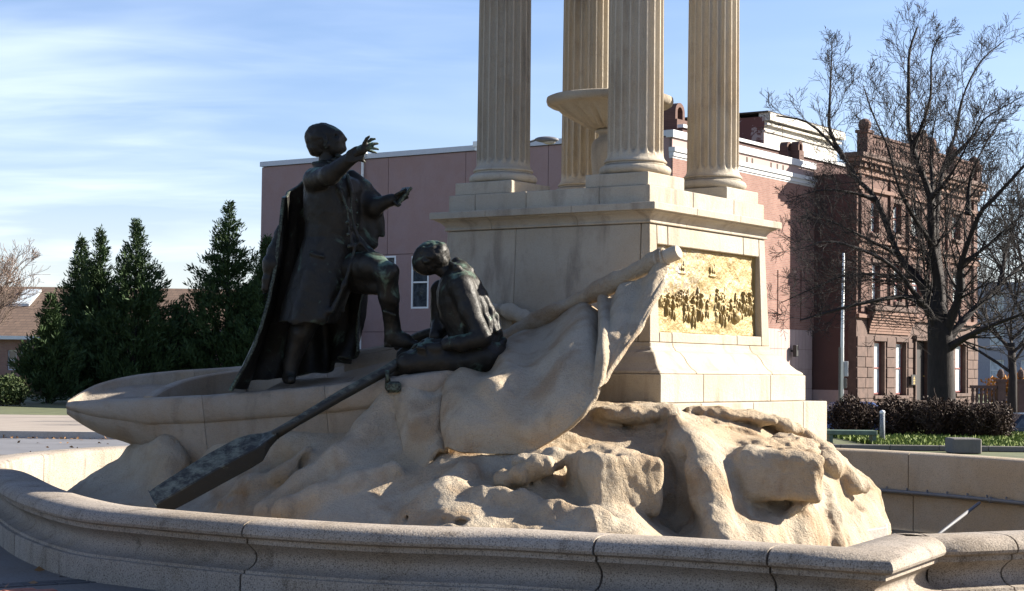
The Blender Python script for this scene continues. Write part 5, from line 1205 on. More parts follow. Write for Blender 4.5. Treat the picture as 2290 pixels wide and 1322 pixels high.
MB().box(0.02, lw, 0.02, 9, zt - .9, zt - .38).build('attic', M_STU, wb); MB().box(-.1, lw + .2, -.25, 9, zt - .018, zt + .05).build('roof', M_MORT, wb)
rb_, Pr = bldg('rear_building', 1800, 84, 'flat dark roof edge of a rear building below the white storey')
zt = onface(1800, 352, Pr, Bd)[1] - GZ; MB().box(-12, 6, 0, 6, 0, zt).build('wall', M_SIDE, rb_); MB().box(-12.1, 6.1, -.1, 0.2, zt + .002, zt + .14).build('roof_edge', M_CAP, rb_)
for px, py0, py1, Y, lab in ((1506, 232, 300, 78, 'dark brick chimney with hooded pots seen between two right-hand columns'), (1757, 322, 352, 80, 'left of two small arched brick chimneys on the dark rear roof'), (1782, 320, 352, 80, 'right of two small arched brick chimneys on the dark rear roof')):
    p = at(px, py1, Y); q = at(px, py0, Y); ch = empty('chimney_stack', (p[0], p[1], p[2]), TH, lab, 'chimney'); hh = q[2] - p[2]; wd = 0.42 if px < 1600 else 0.24; m = MB()
    zb = -p[2] + GZ if px < 1600 else -0.6
    m.box(-wd, wd * (2 if px < 1600 else 1), -wd, wd, zb, hh * .45); m.build('stack', M_BRN, ch)
    n_ = 12; m = MB(); R1, R0 = wd * 1.0, wd * .55; v = []
    for yy in (-wd * .8, wd * .8):
        for i in range(n_ + 1):
            a = math.pi * i / n_; v += [(R1 * math.cos(a), yy, hh * .45 + R1 * .8 + R1 * math.sin(a) * 1.0), (R0 * math.cos(a), yy, hh * .45 + R1 * .8 + R0 * math.sin(a))]
    v = [(x_, y_, z_) for x_, y_, z_ in v]; N2 = 2 * (n_ + 1); f = []
    for i in range(n_): a = 2 * i; f += [(a, a + 1, a + 3, a + 2), (N2 + a, N2 + a + 2, N2 + a + 3, N2 + a + 1), (a, a + 2, N2 + a + 2, N2 + a), (a + 1, N2 + a + 1, N2 + a + 3, a + 3)]
    m.add(v, f); z0 = hh * .45 + .001
    for sx in (-1, 1): m.box(*sorted((sx * R0, sx * R1)), -wd * .8, wd * .8, z0, hh * .45 + R1 * .8)
    m.build('arched_hood', M_BRN, ch)
fb, Pf = bldg('far_block', 2185, 135, 'distant grey building seen hazily through the bare branches at the right edge')
zt = onface(2200, 630, Pf, (1, 0))[1] - GZ; M_FAR = plain('grey_render', (0.30, 0.30, 0.33), 0.9, var=0.1); hs_ = [(1 + i * 2.4, 2.1 + i * 2.4, 1 + j * 2.6, 2.6 + j * 2.6) for i in range(12) for j in range(3)]; fb.rotation_euler = (0, 0, 0)
m = MB(); facade(m, 0, 32, 0, max(zt, 8.6), hs_, 0.3, 'x', 0); m.build('wall', M_FAR, fb); MB().box(0.2, 31.8, 0.31, 12, 0, zt - .2).build('core', M_MORT, fb)
for a, b, c, d in hs_: window(fb, a, b, c, d, 'x', 0, 0.12, .08, M_WHITE, M_BLIND)
for i in range(3):
    for nm, c, lab in (('low_brick_wall', 2270, ''),): pass
gw, Pg = bldg('garden_wall', 2246, 70, 'low pinkish brick garden wall right of the brownstone house'); gw['category'] = 'wall'; zt = onface(2260, 891, Pg, (1, 0))[1] - GZ; gw.rotation_euler = (0, 0, 0)
for r_0 in range(5):
    for c in range(7): MB().box(c * .9 + (.45 if r_0 % 2 else 0) + .01, c * .9 + .89 + (.45 if r_0 % 2 else 0), 0, .3, r_0 * zt / 5 + .008, (r_0 + 1) * zt / 5 - .008).build('wall_block', M_PTILE, gw)
MB().box(0, 7, -.06, .36, zt + .001, zt + .09).build('coping', M_BST, gw)
ig, Pi = bldg('balustrade', 2172, 68, 'dark brownstone balustrade and gate piers beside the house'); ig['category'] = 'balustrade'; ig.rotation_euler = (0, 0, 0); zt = onface(2200, 862, Pi, (1, 0))[1] - GZ
MB().box(0, 1.0, 0, .25, zt - .12, zt).build('top_rail', M_BST, ig); MB().box(0, 1.0, 0, .25, 0, .35).build('bottom_rail', M_BST, ig)
for i in range(6): MB().lathe([(.05, .352), (.08, .5), (.04, .75), (.07, zt - .2), (.05, zt - .121)], (.09 + i * .165, .12), 8).build('baluster', M_BST, ig, True)
for x_ in (-.05, 1.15, 1.0): 
    pass
for x_ in (1.18, 1.62 + .35):
    m = MB().box(x_ - .15, x_ + .15, -.02, .28, 0, zt + .15); m.box(x_ - .2, x_ + .2, -.07, .33, zt + .151, zt + .25); m.ball((x_, .13, zt + .45), (.14, .14, .2)); m.build('pier', M_BST, ig)

# ================================================================== left house
lh_p = at(-80, 800, 85); lh = empty('brick_bungalow', (lh_p[0], lh_p[1], GZ), 0, 'low pink brick house with brown shingle roof behind the conifers on the left', 'house')
zE = at(20, 757, 85)[2] - GZ; zR = at(20, 646, 92)[2] - GZ; LW = 13.0
hs_ = [(2.1 + i * .62, 2.1 + i * .62 + .42, at(40, 828, 85)[2] - GZ, at(40, 783, 85)[2] - GZ) for i in range(3)]
m = MB(); facade(m, 0, LW, 0, zE, hs_, .3, 'x', 0); m.build('wall', M_BRICKL, lh)
for h in hs_: window(lh, *h, 'x', 0, .1, .05, M_WHITE, M_GLASS)
M_SHIN = brick_mat('shingles', 0, (0.115, 0.072, 0.048), (0.15, 0.095, 0.062), (0.07, 0.045, 0.03), 0.3, 0.14, 0.012)
rf = MB().add([(-.5, -.4, zE - .02), (LW + .5, -.4, zE - .02), (LW + .5, 7, zR), (-.5, 7, zR), (-.5, -.4, zE + .1), (LW + .5, -.4, zE + .1), (LW + .5, 7, zR + .12), (-.5, 7, zR + .12)], [(3, 2, 1, 0), (4, 5, 6, 7), (0, 1, 5, 4), (1, 2, 6, 5), (2, 3, 7, 6), (3, 0, 4, 7)]).build('roof', M_SHIN, lh)
MB().box(-.5, LW + .5, -.52, -.41, zE - .05, zE + .12).build('gutter', M_WHITE, lh); MB().box(0.1, LW - .1, .31, 12, 0, zE - .1).build('core', M_MORT, lh)
k_ = (zR - zE) / 7.4; 
def rp(x_, y_, o=0): return (x_, y_, zE + .12 + (y_ + .4) * k_ + o)
for x0 in (1.75, 4.6): MB().add([rp(x0 - .6, 3.9), rp(x0 + .25, 3.9), rp(x0 + .25, 6.2), rp(x0 - .6, 6.2), rp(x0 - .6, 3.9, .14), rp(x0 + .25, 3.9, .14), rp(x0 + .25, 6.2, .14), rp(x0 - .6, 6.2, .14)], [(3, 2, 1, 0), (4, 5, 6, 7), (0, 1, 5, 4), (1, 2, 6, 5), (2, 3, 7, 6), (3, 0, 4, 7)]).build('skylight', M_BLIND, rf)

# ================================================================== trees
class Twigs:
    def __init__(s, seed): s.a = []; s.r = random.Random(seed)
    def seg(s, p, q, r0, r1): s.a.append((*p, *q, r0, r1))
    def grow(s, p, d, L, r, lev, up=0.25, wob=0.28, kids=(7, 6, 5), rmin=0.005, first=0.25):
        n = 6 if lev > 0 else 4; st = L / n; pts = [Vector(p)]; d = Vector(d).normalized(); rs = [r]
        for i in range(n):
            d = (d + Vector((s.r.gauss(0, wob), s.r.gauss(0, wob), s.r.gauss(0, wob) + up * 0.35))).normalized(); q = pts[-1] + d * st; r1 = max(rmin, r * (1 - 0.8 * (i + 1) / n)); s.seg(pts[-1], q, rs[-1], r1); pts.append(q); rs.append(r1)
        if lev > 0: s.kids(pts, rs, L, lev, up, wob, kids, rmin, first)
    def kids(s, pts, rs, L, lev, up, wob, kids, rmin, first=0.2):
        nk = kids[len(kids) - lev] if lev <= len(kids) else kids[0]
        for k in range(nk):
            t = first + (1 - first) * (k + s.r.random()) / nk; f = t * (len(pts) - 1); i = min(int(f), len(pts) - 2); p = pts[i].lerp(pts[i + 1], f - i); dd = (pts[i + 1] - pts[i]).normalized()
            ax = dd.orthogonal().normalized(); ax.rotate(__import__('mathutils').Quaternion(dd, s.r.uniform(0, 6.283))); nd = (dd * 0.75 + ax * s.r.uniform(.55, .95) + Vector((0, 0, up * .5))).normalized()
            s.grow(p, nd, L * s.r.uniform(.45, .72) * (1.2 - .85 * t if lev == 3 else 1.15 - .5 * t), max(rmin, rs[i] * .62), lev - 1, up, wob, kids, rmin)
    def build(s, name, mat, parent, sides=3):
        A = np.array(s.a); P, Q, r0, r1 = A[:, :3], A[:, 3:6], A[:, 6:7], A[:, 7:8]; d = Q - P; d /= np.linalg.norm(d, axis=1, keepdims=True) + 1e-9
        ref = np.where(np.abs(d[:, 2:3]) < .9, np.array([[0, 0, 1.0]]), np.array([[1.0, 0, 0]])); a = np.cross(d, ref); a /= np.linalg.norm(a, axis=1, keepdims=True); b = np.cross(d, a); V = []
        for k in range(sides): t = 2 * math.pi * k / sides; V.append(P + (a * math.cos(t) + b * math.sin(t)) * r0)
        for k in range(sides): t = 2 * math.pi * k / sides; V.append(Q + (a * math.cos(t) + b * math.sin(t)) * r1)
        V = np.stack(V, 1).reshape(-1, 3); base = np.arange(len(A))[:, None] * 2 * sides
        F = np.concatenate([base + np.array([[k, (k + 1) % sides, sides + (k + 1) % sides, sides + k]]) for k in range(sides)]); return mesh(name, V, F, mat, parent)
M_BARK = plain('dark_bark', (0.020, 0.015, 0.013), 0.95, var=0.4, scale=14, bumpd=0.02, sc=(1, 1, .3)); M_TWIG = plain('twig_bark', (0.095, 0.065, 0.05), 0.9, var=0.3)
M_BARK2 = plain('grey_bark', (0.20, 0.145, 0.115), 0.95, var=0.3)
YT = 44.0; tp = at(2106, 925, YT)
tree = empty('bare_tree', (tp[0], tp[1], GZ), 0, 'tall bare spreading tree with dark trunk and fine twigs in front of the brownstone', 'tree')
m = MB(); trk = bspl([at(2106, 960, YT), at(2106, 910, YT), at(2104, 840, YT), at(2103, 775, YT), at(2101, 735, YT), at(2098, 690, YT), at(2095, 655, YT)], 30); rr = np.interp(np.linspace(0, 1, 30), [0, .12, .4, .66, .83, 1], [.46, .36, .32, .30, .20, .10])
m.tube(trk, list(rr), 18); setback(m.build('trunk', M_BARK, tree, True))
LIMBS = [([(2100,765,44),(2082,705,43.8),(2060,676,43.5),(2020,664,43.1),(1937,676,42.5),(1853,698,42),(1790,716,41.6)], .17),
 ([(2098,750,44),(2075,660,44.2),(2042,612,44.4),(2008,569,44.6),(1960,448,45),(1917,401,45.3),(1883,349,45.6),(1810,276,46),(1736,259,46.4)], .19),
 ([(1886,353,45.6),(1856,292,45.4),(1856,220,45.3),(1859,146,45.2),(1861,100,45.2)], .085),
 ([(2102,755,44),(2100,640,44),(2085,547,43.8),(2081,444,43.7),(2047,349,43.6),(2032,284,43.5),(2032,190,43.4),(2034,116,43.4),(2052,60,43.4)], .20),
 ([(2083,460,43.7),(2085,400,44.2),(2081,332,44.6),(2098,237,45)], .10), ([(2040,330,43.6),(2062,280,43.2),(2081,215,42.8),(2084,120,42.6),(2110,70,42.5)], .09),
 ([(2100,640,44.0),(2092,520,44.8),(2098,440,45.2),(2113,366,45.6),(2137,297,46),(2154,215,46.3),(2193,138,46.6),(2245,92,47)], .14),
 ([(2106,760,44),(2146,660,43.5),(2150,590,43.2),(2189,483,42.6),(2223,444,42.3),(2290,371,41.9),(2350,300,41.6)], .19),
 ([(2112,372,45.6),(2180,300,45),(2206,263,44.8),(2288,215,44.5)], .08),
 ([(2110,775,44),(2165,705,44.5),(2238,636,45.2),(2290,589,45.6),(2360,530,46)], .17), ([(2110,785,44),(2165,752,43.4),(2225,725,42.8),(2290,701,42.2),(2360,670,41.6)], .14),
 ([(2090,650,44.2),(2050,625,45),(2013,618,45.5),(1904,614,46.2),(1830,640,46.8),(1745,678,47.2)], .10), ([(2060,676,43.5),(2000,600,42.6),(1930,560,41.8),(1850,540,41.2),(1780,560,40.8)], .10),
 ([(2010,570,44.6),(1960,545,44),(1880,505,43.5),(1800,470,43)], .09), ([(1955,445,45),(1900,430,44.6),(1840,425,44.3),(1760,445,44)], .07),
 ([(2150,590,43.2),(2195,560,43),(2240,520,42.6),(2300,470,42)], .08), ([(2165,480,42.8),(2170,400,43),(2200,330,43.2),(2250,250,43.5)], .08), ([(2238,636,45.2),(2250,560,45.6),(2280,480,46),(2320,400,46.4)], .09),
 ([(2085,547,43.8),(2040,480,43),(2010,420,42.4),(1985,330,42),(1950,250,41.8),(1930,190,41.8)], .10), ([(2081,444,43.7),(2120,400,43),(2160,330,42.4),(2215,210,42)], .09)]
tw = Twigs(11)
for pts, r0 in LIMBS:
    c = bspl([at(*p) for p in pts], len(pts) * 3); P = [Vector(q) for q in c]; rs = list(r0 * (.72 * (1 - .85 * np.linspace(0, 1, len(P)) ** .75) + .45 * np.exp(-np.linspace(0, 1, len(P)) * 9)))
    for i in range(len(P) - 1): tw.seg(P[i], P[i + 1], rs[i], rs[i + 1])
    L = sum((P[i + 1] - P[i]).length for i in range(len(P) - 1)); tw.kids(P, [q * .42 for q in rs], min(2.9, L * .6), 3, .16, .12, (int(9 + L * 2.7), 6, 5), .0045, .10)
setback(tw.build('crown', M_BARK, tree, 4)); print('twigs', len(tw.a))
def bare(name, px, py_base, Y, h_px, spread, seed, label, r=.12, mat=M_BARK2, n=9):
    b = at(px, py_base, Y); t = empty(name, (b[0], b[1], GZ), 0, label, 'tree'); H_ = h_px / F_PX * Y
    mm = MB().tube([(0, 0, -.1), (.05, 0, H_ * .2), (0, .05, H_ * .38)], [r * 1.4, r, r * .9], 10).build('trunk', mat, t, True); k = Twigs(seed)
    for i in range(n):
        a = 6.283 * i / n + k.r.uniform(-.3, .3); k.grow((0, 0, H_ * k.r.uniform(.22, .40)), (math.cos(a) * spread, math.sin(a) * spread, k.r.uniform(.7, 1.5)), H_ * k.r.uniform(.45, .68), r * .5, 3, .22, .16, (8, 6, 5), .007)
    k.build('crown', mat, t, 3); return t
bare('bare_tree', -60, 905, 62, 360, .8, 5, 'leafless reddish tree at the left edge, in front of the shingle roof', .14)
bare('bare_tree', 2262, 905, 62, 430, .9, 8, 'leafless tree at the far right behind the big one, beside the garden wall', .14, M_BARK)
bare('bare_tree', 2330, 905, 56, 560, .8, 9, 'leafless tree just beyond the right edge, its branches reaching in', .16, M_BARK)
# conifers
def leaf_mat(name, a, b, rough=.7):
    m, nt, p = new_mat(name); g = G(nt); v = g.geo().outputs['Position']; n = g.noise(v, 2.2, 4, .7); n2 = g.noise(v, 14, 3, .7)
    g.l(g.mix(g.rng(g.m('ADD', g.m('MULTIPLY', n, .6), g.m('MULTIPLY', n2, .4)), .35, .65), a, b), p.inputs['Base Color']); p.inputs['Roughness'].default_value = rough; p.inputs['Specular IOR Level'].default_value = .2; return m
M_CON = leaf_mat('conifer_green', (0.018, 0.035, 0.012), (0.05, 0.085, 0.028))
def cards(P, D, L, Wd, rs):
    """elongated leaf sprays: P centre-base, D direction"""
    n = len(P); D = D / (np.linalg.norm(D, axis=1, keepdims=True) + 1e-9); q = rs.normal(size=(n, 3)); s_ = np.cross(D, q); s_ /= np.linalg.norm(s_, axis=1, keepdims=True) + 1e-9
    L = L[:, None]; Wd = Wd[:, None]; V = np.stack([P, P + D * L * .45 + s_ * Wd, P + D * L, P + D * L * .45 - s_ * Wd], 1).reshape(-1, 3)
    return V, np.arange(n * 4).reshape(-1, 4)
def conifer(px, top_py, Y, wpx, seed, label, base_py=915):
    rs = np.random.default_rng(seed); b = at(px, 880, Y); H_ = at(px, top_py, Y)[2] - GZ; Rm = wpx / F_PX * Y; t = empty('conifer', (b[0], b[1], GZ), 0, label, 'tree', 'dark conifers behind the boat prow')
    MB().tube([(0, 0, 0), (0, 0, H_ * .5), (0, 0, H_ * .96)], [.14, .09, .01], 8).build('trunk', M_BARK, t, True); PP = []; DD = []; LL_ = []
    nb = 330
    for i in range(nb):
        h = 0.02 + 0.965 * (i / nb) ** 0.85; az = rs.uniform(0, 6.283); Rh = Rm * ((1 - h) ** 1.12) * (1 - .25 * max(0, .25 - h) * 4) * (rs.uniform(.72, 1.12) if rs.random() < .68 else rs.uniform(1.05, 1.55)) + .05
        n_ = max(5, int(Rh * 26)); tt = np.sqrt(rs.random(n_)) if Rh > .6 else rs.random(n_); up = rs.uniform(.35, .75)
        r_0 = Rh * tt; z = h * H_ + up * Rh * tt ** 1.5 - .10 * Rh; ja = rs.normal(0, .10, n_); jz = rs.normal(0, .05, n_)
        p = np.stack([r_0 * np.cos(az + ja), r_0 * np.sin(az + ja), np.minimum(z + jz, H_ - .02)], 1); d = np.stack([np.cos(az + ja * 3), np.sin(az + ja * 3), .55 + .9 * tt + rs.normal(0, .3, n_)], 1) + rs.normal(0, .25, (n_, 3))
        PP.append(p); DD.append(d); LL_.append(rs.uniform(.14, .32, n_) * (1 - .35 * h))
    PP = np.concatenate(PP); DD = np.concatenate(DD); LL_ = np.concatenate(LL_)
    PP = np.repeat(PP, 3, 0) + rs.normal(0, .05, (len(PP) * 3, 3)); DD = np.repeat(DD, 3, 0); DD = DD / np.linalg.norm(DD, axis=1, keepdims=True) + rs.normal(0, .35, DD.shape); LL_ = np.repeat(LL_, 3)
    V, F = cards(PP, DD, LL_, LL_ * .12, rs); mesh('crown', V, F, M_CON, t); return t
conifer(176, 532, 68, 110, 1, 'leftmost and shortest conifer peak, beside the shingle-roofed house')
conifer(217, 512, 67, 105, 2, 'second conifer from the left, touching the first')
conifer(298, 490, 66, 135, 3, 'third conifer from the left, with wide sweeping right side')
conifer(505, 450, 67, 150, 4, 'tallest single conifer, left of the mauve building')
conifer(590, 528, 66, 105, 5, 'conifer partly hidden by the edge of the mauve building')
conifer(110, 660, 64, 75, 6, 'low young conifer at the left end of the row'); conifer(392, 690, 70, 70, 7, 'low dark conifer filling the dip between the two tall groups')
# ================================================================== bushes, grass, small things on the right
M_HEDGE = leaf_mat('russet_leaves', (0.018, 0.010, 0.006), (0.058, 0.031, 0.018)); M_GRN = leaf_mat('bright_leaves', (0.05, 0.085, 0.015), (0.20, 0.24, 0.05)); M_ORG = leaf_mat('orange_leaves', (0.30, 0.10, 0.02), (0.55, 0.28, 0.05)); M_SHR = leaf_mat('shrub_green', (0.02, 0.035, 0.012), (0.05, 0.07, 0.02))
def bush(px, Y, wpx, hpx, dep, seed, mat, label, cat='bush', n=9000, name='bush', group=None, leaf=.05, zb=None):
    rs = np.random.default_rng(seed); b = at(px, 850, Y); a_ = wpx / 2 / F_PX * Y; hh = hpx / F_PX * Y; t = empty(name, (b[0], b[1], GZ), 0, label, cat, group)
    k = Twigs(seed)
    for i in range(60): az = k.r.uniform(0, 6.283); k.grow((k.r.uniform(-.5, .5) * a_, k.r.uniform(-.4, .4) * dep, 0), (math.cos(az) * .6, math.sin(az) * .5, 1), hh * k.r.uniform(.6, 1.02), .010, 1, .15, .22, (6,), .004)
    k.build('stems', M_TWIG, t); u_ = rs.normal(size=(n, 3)); u_ /= np.linalg.norm(u_, axis=1, keepdims=True); rad = rs.random(n) ** .45
    lump = 1 + .16 * np.sin(u_[:, 0] * 5 + seed) + .12 * np.sin(u_[:, 1] * 7 + 2 * u_[:, 0] * 6)
    P = u_ * rad[:, None] * lump[:, None] * np.array([a_, dep, hh * .55]); P[:, 2] += hh * .50; P = P[P[:, 2] > .02]; d = rs.normal(size=P.shape) + np.array([0, 0, .8]); L = rs.uniform(.6, 1.6, len(P)) * leaf
    V, F = cards(P, d, L, L * .3, rs); mesh('foliage', V, F, mat, t); return t
bush(1905, 39.5, 125, 82, .6, 21, M_HEDGE, 'dry russet bush behind the green bench', group='russet bushes along the lawn'); bush(2010, 39.8, 130, 84, .6, 22, M_HEDGE, 'dry russet bush right of the bollard', group='russet bushes along the lawn')
bush(2110, 39.3, 120, 86, .6, 23, M_HEDGE, 'dry russet bush in front of the big tree trunk', group='russet bushes along the lawn'); bush(2205, 39.0, 125, 78, .6, 24, M_HEDGE, 'rightmost dry russet bush, beyond the squared kerb block', group='russet bushes along the lawn')
bush(2285, 74, 150, 80, .9, 25, M_ORG, 'shrub with orange autumn leaves behind the garden wall', 'shrub', 5000, 'autumn_shrub', leaf=.12)
bush(15, 60, 120, 62, .8, 26, M_SHR, 'low green shrub at the left edge under the conifers', 'shrub', 6000, 'green_shrub', leaf=.09)
rs = np.random.default_rng(5); n = 26000; gx_ = rs.uniform(7.2, 13.2, n); gy_ = 33.2 + 9 * rs.random(n) ** 1.2; P = np.stack([gx_, gy_, np.full(n, GZ - .01)], 1); d = rs.normal(0, .45, (n, 3)) + np.array([0, 0, 1]); L = rs.uniform(.05, .16, n)
V, F = cards(P, d, L, L * .22, rs); tag(mesh('grass', V, F, M_GRN), 'tufted yellow-green lawn grass beyond the basin on the right', 'grass', kind='stuff')
def bx(name, p0, p1, z0, z1, mat, label, cat, bev=.02):
    return tag(MB().box(p0[0], p1[0], p0[1], p1[1], z0, z1).build(name, mat, bevel=bev), label, cat)
M_DSTONE = stone_mat('dark_kerb_stone', (0.17, 0.155, 0.14), (0.08, 0.075, 0.07), (0.17, 0.15, 0.12), speck=.3)
a_ = at(2131, 1000, 31.9); b_ = at(2196, 1000, 31.9); zt = at(2150, 981, 31.9)[2]; zb_2 = GZ
bx('kerb_block', (a_[0], 31.9), (b_[0], 32.5), zb_2, zt, M_DSTONE, 'dark squared stone block at the end of the lawn kerb', 'stone block', .02)
lk = empty('lawn_kerb', (8, 33, GZ), 0, 'low dark stone kerb edging the lawn beyond the basin', 'kerb')
for i in range(8): o = MB().box(i * .92 + .005, i * .92 + .915, -.09, .09, 0, .10).build('kerb_stone', M_DSTONE, lk, bevel=.01)
lk.location = (at(1840, 1000, 33)[0] - .6, 33.0, GZ)
bn = empty('park_bench', (at(1900, 1000, 35.5)[0], 35.5, GZ), 0, 'backless dark green bench in front of the russet bushes', 'bench'); M_BEN = plain('green_paint', (0.09, 0.13, 0.095), .6, var=.3)
zb3 = at(1900, 962, 35.5)[2] - GZ; xr = at(1957, 962, 35.5)[0] - bn.location.x
for i in range(3): MB().box(-.9, xr, -.22 + i * .15, -.085 + i * .15, zb3 - .09, zb3).build('seat_slat', M_BEN, bn, bevel=.008)
for x_ in (-.4, xr - .04): MB().box(x_ - .045, x_ + .03, -.18, .2, -.4, zb3 - .091).build('leg', M_BEN, bn)
bo = at(1973, 990, 36.5); zt = at(1973, 917, 36.5)[2] - GZ
ob = empty('bollard', (bo[0], bo[1], GZ), 0, 'slim speckled grey bollard between two russet bushes', 'bollard'); MB().tube([(0, 0, 0), (0, 0, zt - .06)], [.055, .05], 14).build('post', stone_mat('speckled_metal', (.26, .27, .28), (.06, .06, .07), (.2, .21, .22), speck=.9, grain=60), ob, True); MB().ball((0, 0, zt - .05), (.06, .06, .05)).build('cap', M_WHITE, ob, True)
# light pole with boxes; cobra-head lamp behind the columns
lp = at(1883, 895, 52); zt = at(1887, 566, 52)[2] - GZ; sp = empty('utility_pole', (lp[0], lp[1], GZ), 0, 'slender white metal pole with a grey box, in front of the brownstone side wall', 'pole')
MB().tube([(0, 0, 0), (0, 0, zt * .5), (.03, 0, zt)], [.055, .05, .035], 12).build('pole', M_WHITE, sp, True); MB().box(-.10, -.057, -.03, .03, 0, 2.2).build('conduit', M_DSTONE, sp)
z1_ = at(1890, 808, 52)[2] - GZ; z0_ = at(1890, 842, 52)[2] - GZ; MB().box(.055, .17, -.06, .06, z0_, z1_).build('meter_box', plain('grey_metal', (.42, .42, .42), .5), sp, bevel=.01); MB().box(.055, .14, -.06, .06, z0_ - .35, z0_ - .05).build('switch_box', M_DSTONE, sp, bevel=.01)
sl_p = at(1150, 895, 46); sl_o = empty('street_lamp', (sl_p[0], sl_p[1], GZ), 0, 'cobra-head street lamp peeking out right of the left column', 'street lamp'); zt = at(1200, 312, 46)[2] - GZ; M_GAL = plain('galvanised', (.13, .13, .135), .65, .2)
MB().tube([(0, 0, 0), (0, 0, zt - .5)], [.09, .06], 12).build('pole', M_GAL, sl_o, True); hx = at(1200, 312, 46)[0] - sl_p[0]
MB().tube([(0, 0, zt - .5), (hx * .4, 0, zt - .12), (hx, 0, zt)], .03, 8).build('arm', M_GAL, sl_o, True)
hd = MB().ball((hx + .27, 0, zt), (.32, .15, .085), 16, 10).build('lamp_head', M_GAL, sl_o, True); MB().ball((hx + .33, 0, zt - .045), (.18, .11, .085), 14, 8).build('lens', plain('lamp_glass', (.35, .33, .28), .2), hd, True)
# cars
def car(px, Y, col, label, rz_=0.0):
    p = at(px, 930, Y); c = empty('parked_car', (p[0], p[1], -0.86), rz_, label, 'car'); M_C = plain('car_paint', col, .25, .3, var=.03); n_ = [(-2.1, .45), (-2.15, .7), (-1.6, .88), (-1.0, .95), (-.55, 1.38), (.7, 1.42), (1.45, 1.0), (2.1, .92), (2.2, .6), (2.1, .3), (-2.0, .28)]
    v = [(x_, -.85 if z < 1 else -.66, z) for x_, z in n_] + [(x_, .85 if z < 1 else .66, z) for x_, z in n_]; k = len(n_)
    MB().add(v, [tuple(range(k)), tuple(reversed(range(k, 2 * k)))] + [(i, i + k, (i + 1) % k + k, (i + 1) % k) for i in range(k)]).build('body', M_C, c, bevel=.04)
    for sg in (-1, 1): MB().add([(-.85, sg * .845, .99), (1.2, sg * .845, 1.02), (.62, sg * .675, 1.36), (-.5, sg * .675, 1.34)], [(0, 1, 2, 3)]).build('side_window', M_GLASS, c)
    MB().add([(1.42, -.7, 1.04), (1.42, .7, 1.04), (.76, .6, 1.41), (.76, -.6, 1.41)], [(0, 1, 2, 3)]).build('rear_window', M_GLASS, c)
    for x_ in (-1.35, 1.4):
        for y_ in (-.86, .68): 
            m = MB(); m.tube([(x_, y_, .31), (x_, y_ + .18, .31)], .31, 20); w_ = m.build('wheel', plain('tyre', (.02, .02, .02), .8), c); MB().tube([(x_, y_ - .01, .31), (x_, y_ + .19, .31)], .18, 12).build('rim', M_GAL, w_)
car(2312, 50, (0.03, 0.035, 0.045), 'dark car parked at the right edge beyond the bushes', .05); car(1900, 65, (0.07, 0.12, 0.28), 'blue car whose roof shows over the bushes by the pole', .05)
# ================================================================== pipe in the basin, pavers
pi = empty('spray_pipe', (4.5, 20.5, .3), 0, 'grey metal spray pipe with nozzles running round the inner basin wall', 'pipe')
cen = np.array([0.6, 16.5]); ips = [(p, m_) for p, m_, s_ in [(*P_at(s_), s_) for s_ in np.arange(L_ * .62, L_, .25)] if p[0] > 2.5 and p[1] > 14]
pts = [(p[0] - m_[0] * .07, p[1] - m_[1] * .05, .175) for p, m_ in ips]
if len(pts) > 4:
    setback(MB().tube(bspl(pts, 80), .022, 10).build('pipe', M_GAL, pi, True))
    for p in bspl(pts, 34): setback(MB().tube([p, p + np.array([0, 0, .05])], [.016, .012], 8).build('nozzle', M_GAL, pi, True))
    for p in bspl(pts, 6): setback(MB().ball(p, .038).build('coupling', M_GAL, pi, True))
q0 = np.array(at(2190, 1125, 19.6)); q1 = np.array(at(2105, 1190, 18.2)); tag(MB().tube([q0, q1 + (q1 - q0) * .4], .018, 10).build('feed_pipe', M_GAL, None, True), 'straight grey feed pipe slanting down from the spray pipe in the basin', 'pipe')
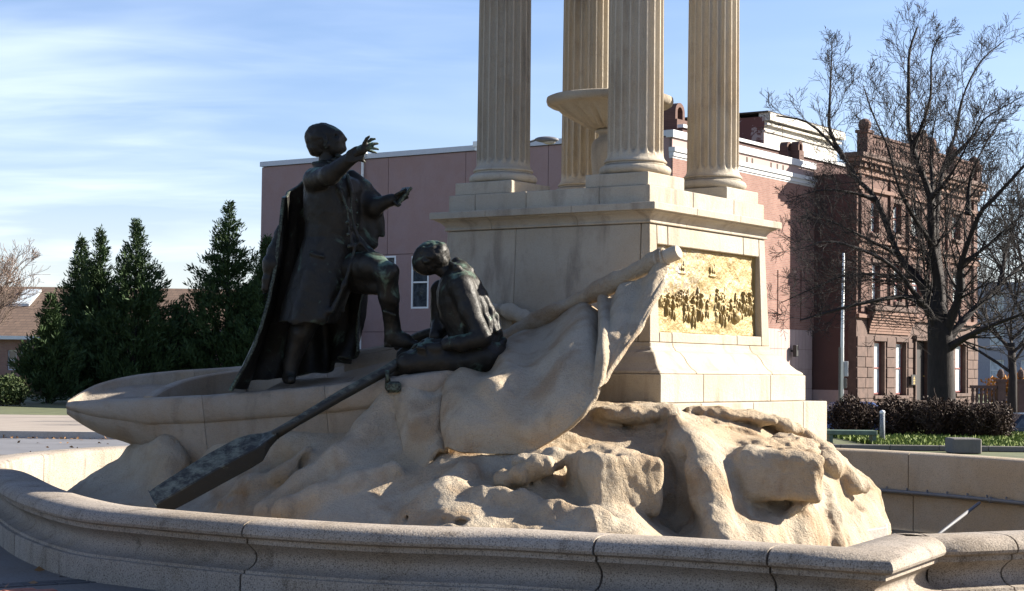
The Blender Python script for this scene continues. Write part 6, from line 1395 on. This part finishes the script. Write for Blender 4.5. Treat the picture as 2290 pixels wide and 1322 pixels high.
# paving slabs and brick pavers at the lower left
M_PB = plain('red_paver', (0.30, 0.10, 0.06), .9, var=.25, scale=20, bumpd=.004); M_DB = plain('dark_paver', (0.055, 0.05, 0.048), .9, var=.3, scale=20, bumpd=.004); M_SL = stone_mat('paving_slab', (0.36, 0.33, 0.29), (0.22, 0.20, 0.18), (0.35, 0.30, 0.24), speck=.45, grain=60, bumpd=.004)
pv = tag(empty('paver_band', (-3.4, 11.4, GZ)), 'band of dark and red brick pavers set in the plaza by the basin rim', 'paving')
g0 = atz(20, 1312, GZ)[:2]; g1 = atz(330, 1284, GZ)[:2]; g1 = atz(300, 1296, GZ)[:2]; dv = (g1 - g0) / np.linalg.norm(g1 - g0); nv = np.array([-dv[1], dv[0]])
if nv[1] < 0: nv = -nv
ang = math.atan2(dv[1], dv[0]); bmsh = {}
for rw, (w0, mt) in enumerate(((0.0, M_DB), (0.105, M_DB), (-0.21, M_PB), (-.315, M_PB), (-0.42, M_PB))):
    for i in range(-14, 16):
        if mt is M_PB and i > 0: continue
        if mt not in bmsh: bmsh[mt] = MB().box(-.10, .10, -.047, .047, -.03, .004).build('paver', mt, pv, bevel=.004); o = bmsh[mt]
        else: o = bmsh[mt].copy(); COL.objects.link(o)
        c = g0 + dv * (i * .21 + (.1 if rw % 2 else 0)) + nv * w0; o.location = (c[0] + 3.4, c[1] - 11.4, .001 + .002 * random.random()); o.rotation_euler = (0, 0, ang + random.gauss(0, .01))

# fallen leaves along the kerb and against the basin rim
rs = np.random.default_rng(9); n = 700; gx_ = np.concatenate([rs.uniform(-14, 3, 420), rs.uniform(-6.5, -2.5, 60), rs.uniform(-12, 5, 220)]); gy_ = np.concatenate([33.8 - np.abs(rs.normal(0, .18, 420)), rs.uniform(9.5, 12.2, 60), rs.uniform(24.5, 33, 220)])
z_ = np.where(gy_ > 27.75, GZ + .004, GZ + .012); P = np.stack([gx_, gy_, z_], 1); d = rs.normal(size=(n, 3)) * np.array([1, 1, .25]); L = rs.uniform(.05, .10, n)
V, F = cards(P, d, L, L * .35, rs); V[:, 2] = np.maximum(V[:, 2], GZ + .003); tag(mesh('fallen_leaves', V, F, leaf_mat('dry_leaves', (0.12, 0.06, 0.025), (0.25, 0.14, 0.06))), 'dry brown leaves scattered along the kerb and plaza', 'leaves', kind='stuff')
